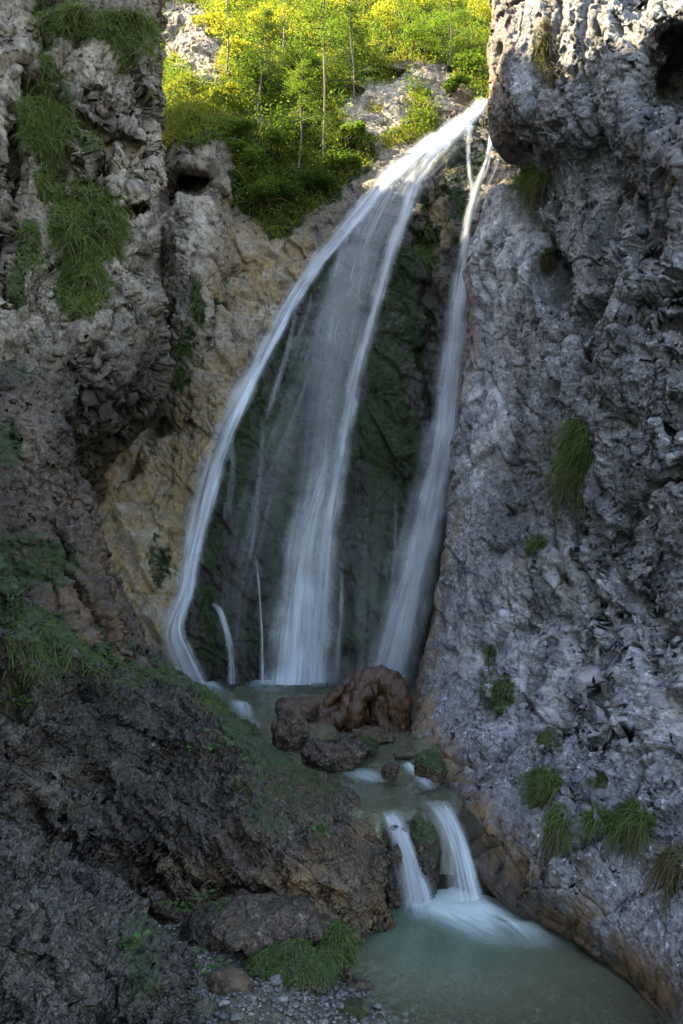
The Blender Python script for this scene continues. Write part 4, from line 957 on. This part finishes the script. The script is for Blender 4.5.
GL = 'grass patches on the left pillar'
for k, (x, y, rx, ry, n, ln, lab) in enumerate([
    (48, 112, 26, 40, 3600, .34, 'large drooping grass patch high on the left pillar beside the crack'),
    (88, 222, 32, 40, 4200, .38, 'largest shaggy grass patch, spilling down the middle of the left pillar'),
    (84, 288, 22, 26, 1600, .30, 'grass patch below the largest one, above the dark overhang'),
    (50, 178, 13, 22, 800, .24, 'thin mossy grass linking the two big patches'),
    (84, 22, 44, 14, 2600, .36, 'grass fringe along the top ledge of the left pillar'),
    (130, 34, 20, 22, 1800, .36, 'light green grass cap on the right shoulder of the left pillar'),
    (42, 20, 8, 24, 700, .26, 'yellow-green grass at the very top of the left crack'),
    (127, 64, 8, 10, 300, .2, 'small green tuft under the grass cap'),
    (94, 140, 10, 10, 300, .22, 'small olive tuft right of the big upper patch'),
    (30, 250, 12, 24, 500, .2, 'sparse moss tuft beside the left crack'),
    (46, 62, 6, 12, 260, .2, 'little hanging tuft above the big upper patch'),
    (148, 94, 5, 5, 100, .12, 'tiny tuft at the right edge of the left pillar')]):
    grass_tuft('grass_patch', x, y, rx * 1.15, ry * 1.1, int(n * 1.7), ln * .62, lab, ['pillar'], 'patch', width=.016, seed=30 + k, group=GL, droop=.75, spread=.95, dirv=(0, -.1, .45))
GC = 'grass patches on the ledges beside the fall'
for k, (x, y, rx, ry, n, ln, lab, mt) in enumerate([
    (182, 106, 28, 30, 3000, .4, 'fresh green grass patch above the small cave', 'slope'),
    (224, 62, 10, 12, 500, .3, 'grass patch on the rock rib at the top left', 'slope'),
    (424, 118, 12, 12, 900, .34, 'bright green tuft on the pale rock above the lip of the fall', 'slope'),
    (419, 97, 8, 8, 400, .28, 'small olive cushion above the bright tuft', 'slope'),
    (404, 136, 22, 8, 900, .26, 'mossy green strip along the upper left edge of the fall', 'slope'),
    (374, 108, 10, 5, 240, .2, 'thin green tuft on the pale rock face', 'slope'),
    (425, 246, 9, 22, 600, .24, 'bright green moss tuft hanging on the rib between the two falls', 'grass'),
    (198, 300, 5, 26, 260, .2, 'narrow green tuft hanging in the gully', 'grass'),
    (181, 378, 9, 9, 300, .2, 'green tuft on the small scree ledge', 'grass'),
    (184, 348, 10, 6, 240, .2, 'grass tuft above the scree ledge', 'grass'),
    (226, 282, 6, 4, 100, .16, 'tiny tuft on the brown rock left of the fall', 'grass')]):
    grass_tuft('grass_patch', x, y, rx, ry, n, ln, lab, ['back'], mt, width=.016, seed=60 + k, group=GC, droop=.9)
GM = 'green cover on the mossy crest'
for k, (x, y, rx, ry, n, ln, lab, mt) in enumerate([
    (60, 640, 60, 36, 3500, .10, 'short dark grass along the crest at the left', 'grass'),
    (130, 668, 44, 20, 1800, .09, 'short grass where the crest runs down to the pool', 'grass'),
    (212, 700, 18, 14, 700, .09, 'low green grass on the nose of the crest beside the upper pool', 'grass'),
    (290, 790, 50, 26, 1600, .08, 'thin brown-green grass over the lower crest', 'dryg'),
    (20, 690, 20, 30, 700, .05, 'dark ivy-like growth at the left edge', 'dryg')]):
    grass_tuft('grass_patch', x, y, rx, ry, int(n * 1.6), ln * 1.15, lab, ['mossy'], mt, width=.008, seed=80 + k, group=GM, droop=.7, spread=.9)

def point_at(px, py, names=None):
    h = hit(px, py, names, 4); return h[0] if h else pt(px, py, 6)
def herb(name, px, py, n, rx, h, size, label, names, seed=0, mat='herb', group=None, cat='plant', stems=True):
    """leafy herb: stems rising from the ground, each with its leaves"""
    P, N = near_points(px, py, rx, rx * .7, n, names, seed); rg = np.random.default_rng(seed)
    c0 = P.mean(0); root = bpy.data.objects.new(name, None); COL.objects.link(root); root.location = c0.tolist(); tag(root, label, cat, group)
    cen, tubes = [], []
    for p in P:
        top = p + np.array([rg.normal() * .04, -.05 - rg.random() * .06, h * rg.uniform(.5, 1.1)])
        if stems: tubes.append(tube([p - c0, (p + top) / 2 - c0 + rg.normal(size=3) * .008, top - c0], [.004, .003, .002], 4))
        for k in range(5): cen.append(top - c0 + rg.normal(size=3) * size * .55 * np.array([1, 1, .35]))
    V, Fc, v = leaves(np.array(cen), size, seed, .8, 1.2, .15)
    mesh('foliage', V, Fc, M[mat], parent=root, attrs={'v': v}, smooth=False)
    if tubes: V, Fc = merge(tubes); mesh('stem', V, Fc, M['stick'], parent=root)
    return root
herb('herb', 212, 748, 46, 24, .07, .052, 'cluster of round fresh green leaves growing on the mossy crest', ['mossy'], 1)
herb('herb', 246, 770, 14, 14, .05, .04, 'sparse small-leaved herb right of the leaf cluster', ['mossy'], 2)
herb('herb', 318, 832, 9, 8, .05, .045, 'small sprig with bright leaves on the brown rock above the grassy hummock', ['mossy'], 3)
herb('herb', 213, 698, 9, 10, .04, .03, 'tiny herb at the top of the crest beside the pool', ['mossy'], 8)
herb('herb', 138, 942, 8, 8, .06, .04, 'small dark-leaved sprig on the near rock', ['near'], 4)
herb('herb', 52, 628, 20, 22, .06, .04, 'ivy-leaved herb on the mossy crest at the left', ['mossy'], 5, 'leafdark')
herb('herb', 30, 700, 16, 14, .06, .05, 'dark broad-leaved herb at the left edge below the crest', ['mossy'], 6, 'leafdark')
# the pale young sapling with an umbrella of leaves
b0 = pt(196, 938, gd(938, .12) - .15); root = bpy.data.objects.new('seedling', None); COL.objects.link(root); root.location = b0.tolist()
tag(root, 'young seedling with a flat spray of bluish green leaves above the gravel', 'plant')
rg = np.random.default_rng(3); tb = []; cen = []
for k in range(4):
    tip = pt([178, 190, 205, 220][k], [904, 908, 896, 905][k], b0[1] - .1 - .05 * k) - b0
    tb.append(tube([np.zeros(3), tip * .5 + np.array([0, 0, .04]), tip], [.006, .004, .002], 5))
    for j in range(14): cen.append(tip + rg.normal(size=3) * np.array([.055, .05, .012]))
V, Fc = merge(tb); mesh('stem', V, Fc, M['stick'], parent=root)
V, Fc, v = leaves(np.array(cen), .062, 9, .5, 2.5, .1); mesh('foliage', V, Fc, M['herb'], parent=root, attrs={'v': v}, smooth=False)

def top_points(obj_names, x0, x1, n, seed):
    rg = np.random.default_rng(seed); Ps = []
    for nm in obj_names:
        for o in bpy.data.objects:
            if o.get('label') == nm:
                V = np.zeros(len(o.data.vertices) * 3, np.float32); o.data.vertices.foreach_get('co', V); V = V.reshape(-1, 3) + np.array(o.location)
                Nn = np.zeros(len(V) * 3, np.float32); o.data.vertices.foreach_get('normal', Nn); Nn = Nn.reshape(-1, 3)
                fx, _ = proj(V); Ps.append(np.concatenate([V, Nn], 1)[(Nn[:, 2] > .25) & (fx > x0) & (fx < x1)])
    A = np.concatenate(Ps); A = A[rg.integers(0, len(A), n)]; return A[:, :3].astype(float), A[:, 3:].astype(float)
def tuft_on(lab, x0, x1, n, ln, label, seed, mat='grass', w=.006, droop=.9, dirv=(0, -.4, .4)):
    P, N = top_points([lab], x0, x1, n, seed); V, Fc, v = blades(P, N, ln, w, droop, .6, seed, 4, dirv); c = P.mean(0)
    o = mesh('grass_tuft', V - c, Fc, M[mat], attrs={'v': v}); o.location = c.tolist(); tag(o, label, 'grass', 'grass tufts by the lower pool')
tuft_on('dark earthy block under the overhanging grass', 240, 345, 2600, .065, 'mound of green grass overhanging the dark block on the bank', 91)
tuft_on('dark block under the tall grass tuft at the water edge', 312, 356, 700, .12, 'taller arching grass tuft at the water edge', 92)
herb('herb', 218, 972, 16, 22, .06, .05, 'low leafy weeds left of the grass mound on the gravel', ['bed'], 12)
herb('herb', 196, 960, 12, 18, .05, .045, 'dark weeds at the foot of the near rock', ['bed'], 13, 'leafdark')
# pebbles and sticks are part of the bed; the wooded slope above the fall
fx, fy, P, N, at = SURF['back']
vm = vegmask(fx, fy) * (fy > -70) * (fx > 140) * (fx < 520) * (P[:, 1] < 34)
ids = np.nonzero(vm > .5)[0]
rg = np.random.default_rng(5)
wgt = (P[ids, 1] ** 1.0); wgt = wgt / wgt.sum()
q = rg.choice(ids, 60000, p=wgt)
Pq = P[q].astype(float) + rg.normal(size=(len(q), 3)) * .06; Nq = N[q].astype(float); Nq[:, 2] += .6
V1, F1, v1 = blades(Pq, Nq, .38, .022, .8, .6, 51, 2)
o = mesh('grass', V1, F1, M['slope'], attrs={'v': v1}); tag(o, 'yellow-green grass covering the sunlit slope above the fall', kind='stuff')
q = rg.choice(ids, 2600, p=wgt); cl = P[q].astype(float) + N[q] * rg.uniform(.05, .45, (len(q), 1))
cen = (cl[:, None] + rg.normal(size=(len(q), 22, 3)) * .13).reshape(-1, 3)
V2, F2, v2 = leaves(cen, .075, 52, .6, .4)
o = mesh('undergrowth', V2, F2, M['leaf'], attrs={'v': v2}, smooth=False); tag(o, 'mixed leafy undergrowth on the slope', kind='stuff')

def bush(px, py, r, label, mat='leaf', n=900, seed=0, dens=1., lift=.6, size=.068, name='bush', group='bushes on the slope above the fall'):
    p = hit(px, py, ['back'], 5); p = p[0] if p else pt(px, py, 21)
    rg = np.random.default_rng(seed); root = bpy.data.objects.new(name, None); COL.objects.link(root); root.location = p.tolist(); tag(root, label, 'bush', group)
    k = 9; dirs = rg.normal(size=(k, 3)); dirs[:, 2] = np.abs(dirs[:, 2]) * .9 + .25; dirs[:, 1] -= .3
    tips = dirs / np.linalg.norm(dirs, axis=1)[:, None] * r * rg.uniform(.6, 1.05, (k, 1))
    cen = []
    for t in tips:
        m_ = n // k; s = rg.uniform(.2, .38) * r
        g3 = rg.normal(size=(m_, 3)); g3 *= (np.abs(rg.normal(1, .25, (m_, 1))) / np.linalg.norm(g3, axis=1)[:, None]) * s
        cen.append(t * rg.uniform(.85, 1.1) + g3 * np.array([1, 1, .7]))
    V, Fc, v = leaves(np.concatenate(cen), size, seed, .6, .5); mesh('foliage', V, Fc, M[mat], parent=root, attrs={'v': v}, smooth=False)
    V, Fc = merge([tube([np.zeros(3), t * .5 + rg.normal(size=3) * .04, t], [.02, .012, .005], 5) for t in tips]); mesh('branches', V, Fc, M['stick'], parent=root)
    return root
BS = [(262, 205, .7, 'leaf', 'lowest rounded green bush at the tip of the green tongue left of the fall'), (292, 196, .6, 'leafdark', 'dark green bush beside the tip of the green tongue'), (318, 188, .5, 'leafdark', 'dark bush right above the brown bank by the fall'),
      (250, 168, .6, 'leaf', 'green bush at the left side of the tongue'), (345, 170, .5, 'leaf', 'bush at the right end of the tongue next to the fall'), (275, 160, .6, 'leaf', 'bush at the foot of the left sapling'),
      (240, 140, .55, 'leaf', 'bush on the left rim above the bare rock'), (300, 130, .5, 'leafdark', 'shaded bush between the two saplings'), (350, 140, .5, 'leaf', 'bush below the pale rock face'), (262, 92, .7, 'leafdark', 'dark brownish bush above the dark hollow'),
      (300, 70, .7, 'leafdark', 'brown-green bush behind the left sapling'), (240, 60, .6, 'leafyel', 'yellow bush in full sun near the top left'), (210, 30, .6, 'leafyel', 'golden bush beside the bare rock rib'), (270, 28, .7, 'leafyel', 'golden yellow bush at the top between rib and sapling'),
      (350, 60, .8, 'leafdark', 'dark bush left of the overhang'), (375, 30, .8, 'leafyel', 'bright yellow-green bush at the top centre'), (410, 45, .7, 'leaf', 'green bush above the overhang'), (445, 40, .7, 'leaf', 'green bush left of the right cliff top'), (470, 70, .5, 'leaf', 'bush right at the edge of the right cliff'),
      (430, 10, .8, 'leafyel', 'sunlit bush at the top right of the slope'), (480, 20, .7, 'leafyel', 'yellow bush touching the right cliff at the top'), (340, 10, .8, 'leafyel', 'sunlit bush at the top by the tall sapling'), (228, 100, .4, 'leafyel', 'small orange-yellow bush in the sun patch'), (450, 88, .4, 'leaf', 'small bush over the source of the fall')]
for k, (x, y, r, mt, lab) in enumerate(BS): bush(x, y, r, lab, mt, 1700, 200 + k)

def sapling(px, py, topx, topy, label, seed, crown0=.35, nb=26, spread=.9, mat='leaf', leafn=75, conifer=False):
    p = hit(px, py, ['back'], 6); p = p[0] if p else pt(px, py, 20)
    top = pt(topx, topy, p[1] + .1); hgt = top - p
    rg = np.random.default_rng(seed); root = bpy.data.objects.new('sapling', None); COL.objects.link(root); root.location = p.tolist(); tag(root, label, 'tree', 'thin trees on the slope') if not conifer else tag(root, label, 'tree', 'conifers on the slope'); root.name = 'conifer' if conifer else 'sapling'
    tr = [np.zeros(3), hgt * .33 + np.array([.03, 0, 0]), hgt * .66 - np.array([.02, 0, 0]), hgt]
    V, Fc = tube(tr, [.028, .023, .017, .006], 8, .1); mesh('trunk', V, Fc, M['bark'], parent=root)
    tb, cen = [], []
    for k in range(nb):
        t = crown0 + (1 - crown0) * (k + .5) / nb; a = rg.uniform(0, 2 * np.pi); L = spread * (1.15 - t) * rg.uniform(.6, 1.1) + .12
        if conifer: L = spread * (1.04 - t) * rg.uniform(.8, 1.1) + .06
        s0 = hgt * t; e = s0 + np.array([math.cos(a) * L, math.sin(a) * L, L * (rg.uniform(-.35, -.1) if conifer else rg.uniform(-.15, .3))])
        tb.append(tube([s0, (s0 + e) / 2 + np.array([0, 0, .04]), e], [.012, .008, .003], 4))
        for j in range(leafn):
            u = rg.uniform(.2, 1.08); cen.append(s0 + (e - s0) * u + rg.normal(size=3) * (np.array([.06, .06, .022]) if conifer else np.array([.09, .09, .035])))
    V, Fc = merge(tb); mesh('limbs', V, Fc, M['stick'], parent=root)
    V, Fc, v = leaves(np.array(cen), .05 if conifer else .062, seed, .35 if conifer else .55, 1.2); mesh('crown', V, Fc, M[mat], parent=root, attrs={'v': v}, smooth=False)
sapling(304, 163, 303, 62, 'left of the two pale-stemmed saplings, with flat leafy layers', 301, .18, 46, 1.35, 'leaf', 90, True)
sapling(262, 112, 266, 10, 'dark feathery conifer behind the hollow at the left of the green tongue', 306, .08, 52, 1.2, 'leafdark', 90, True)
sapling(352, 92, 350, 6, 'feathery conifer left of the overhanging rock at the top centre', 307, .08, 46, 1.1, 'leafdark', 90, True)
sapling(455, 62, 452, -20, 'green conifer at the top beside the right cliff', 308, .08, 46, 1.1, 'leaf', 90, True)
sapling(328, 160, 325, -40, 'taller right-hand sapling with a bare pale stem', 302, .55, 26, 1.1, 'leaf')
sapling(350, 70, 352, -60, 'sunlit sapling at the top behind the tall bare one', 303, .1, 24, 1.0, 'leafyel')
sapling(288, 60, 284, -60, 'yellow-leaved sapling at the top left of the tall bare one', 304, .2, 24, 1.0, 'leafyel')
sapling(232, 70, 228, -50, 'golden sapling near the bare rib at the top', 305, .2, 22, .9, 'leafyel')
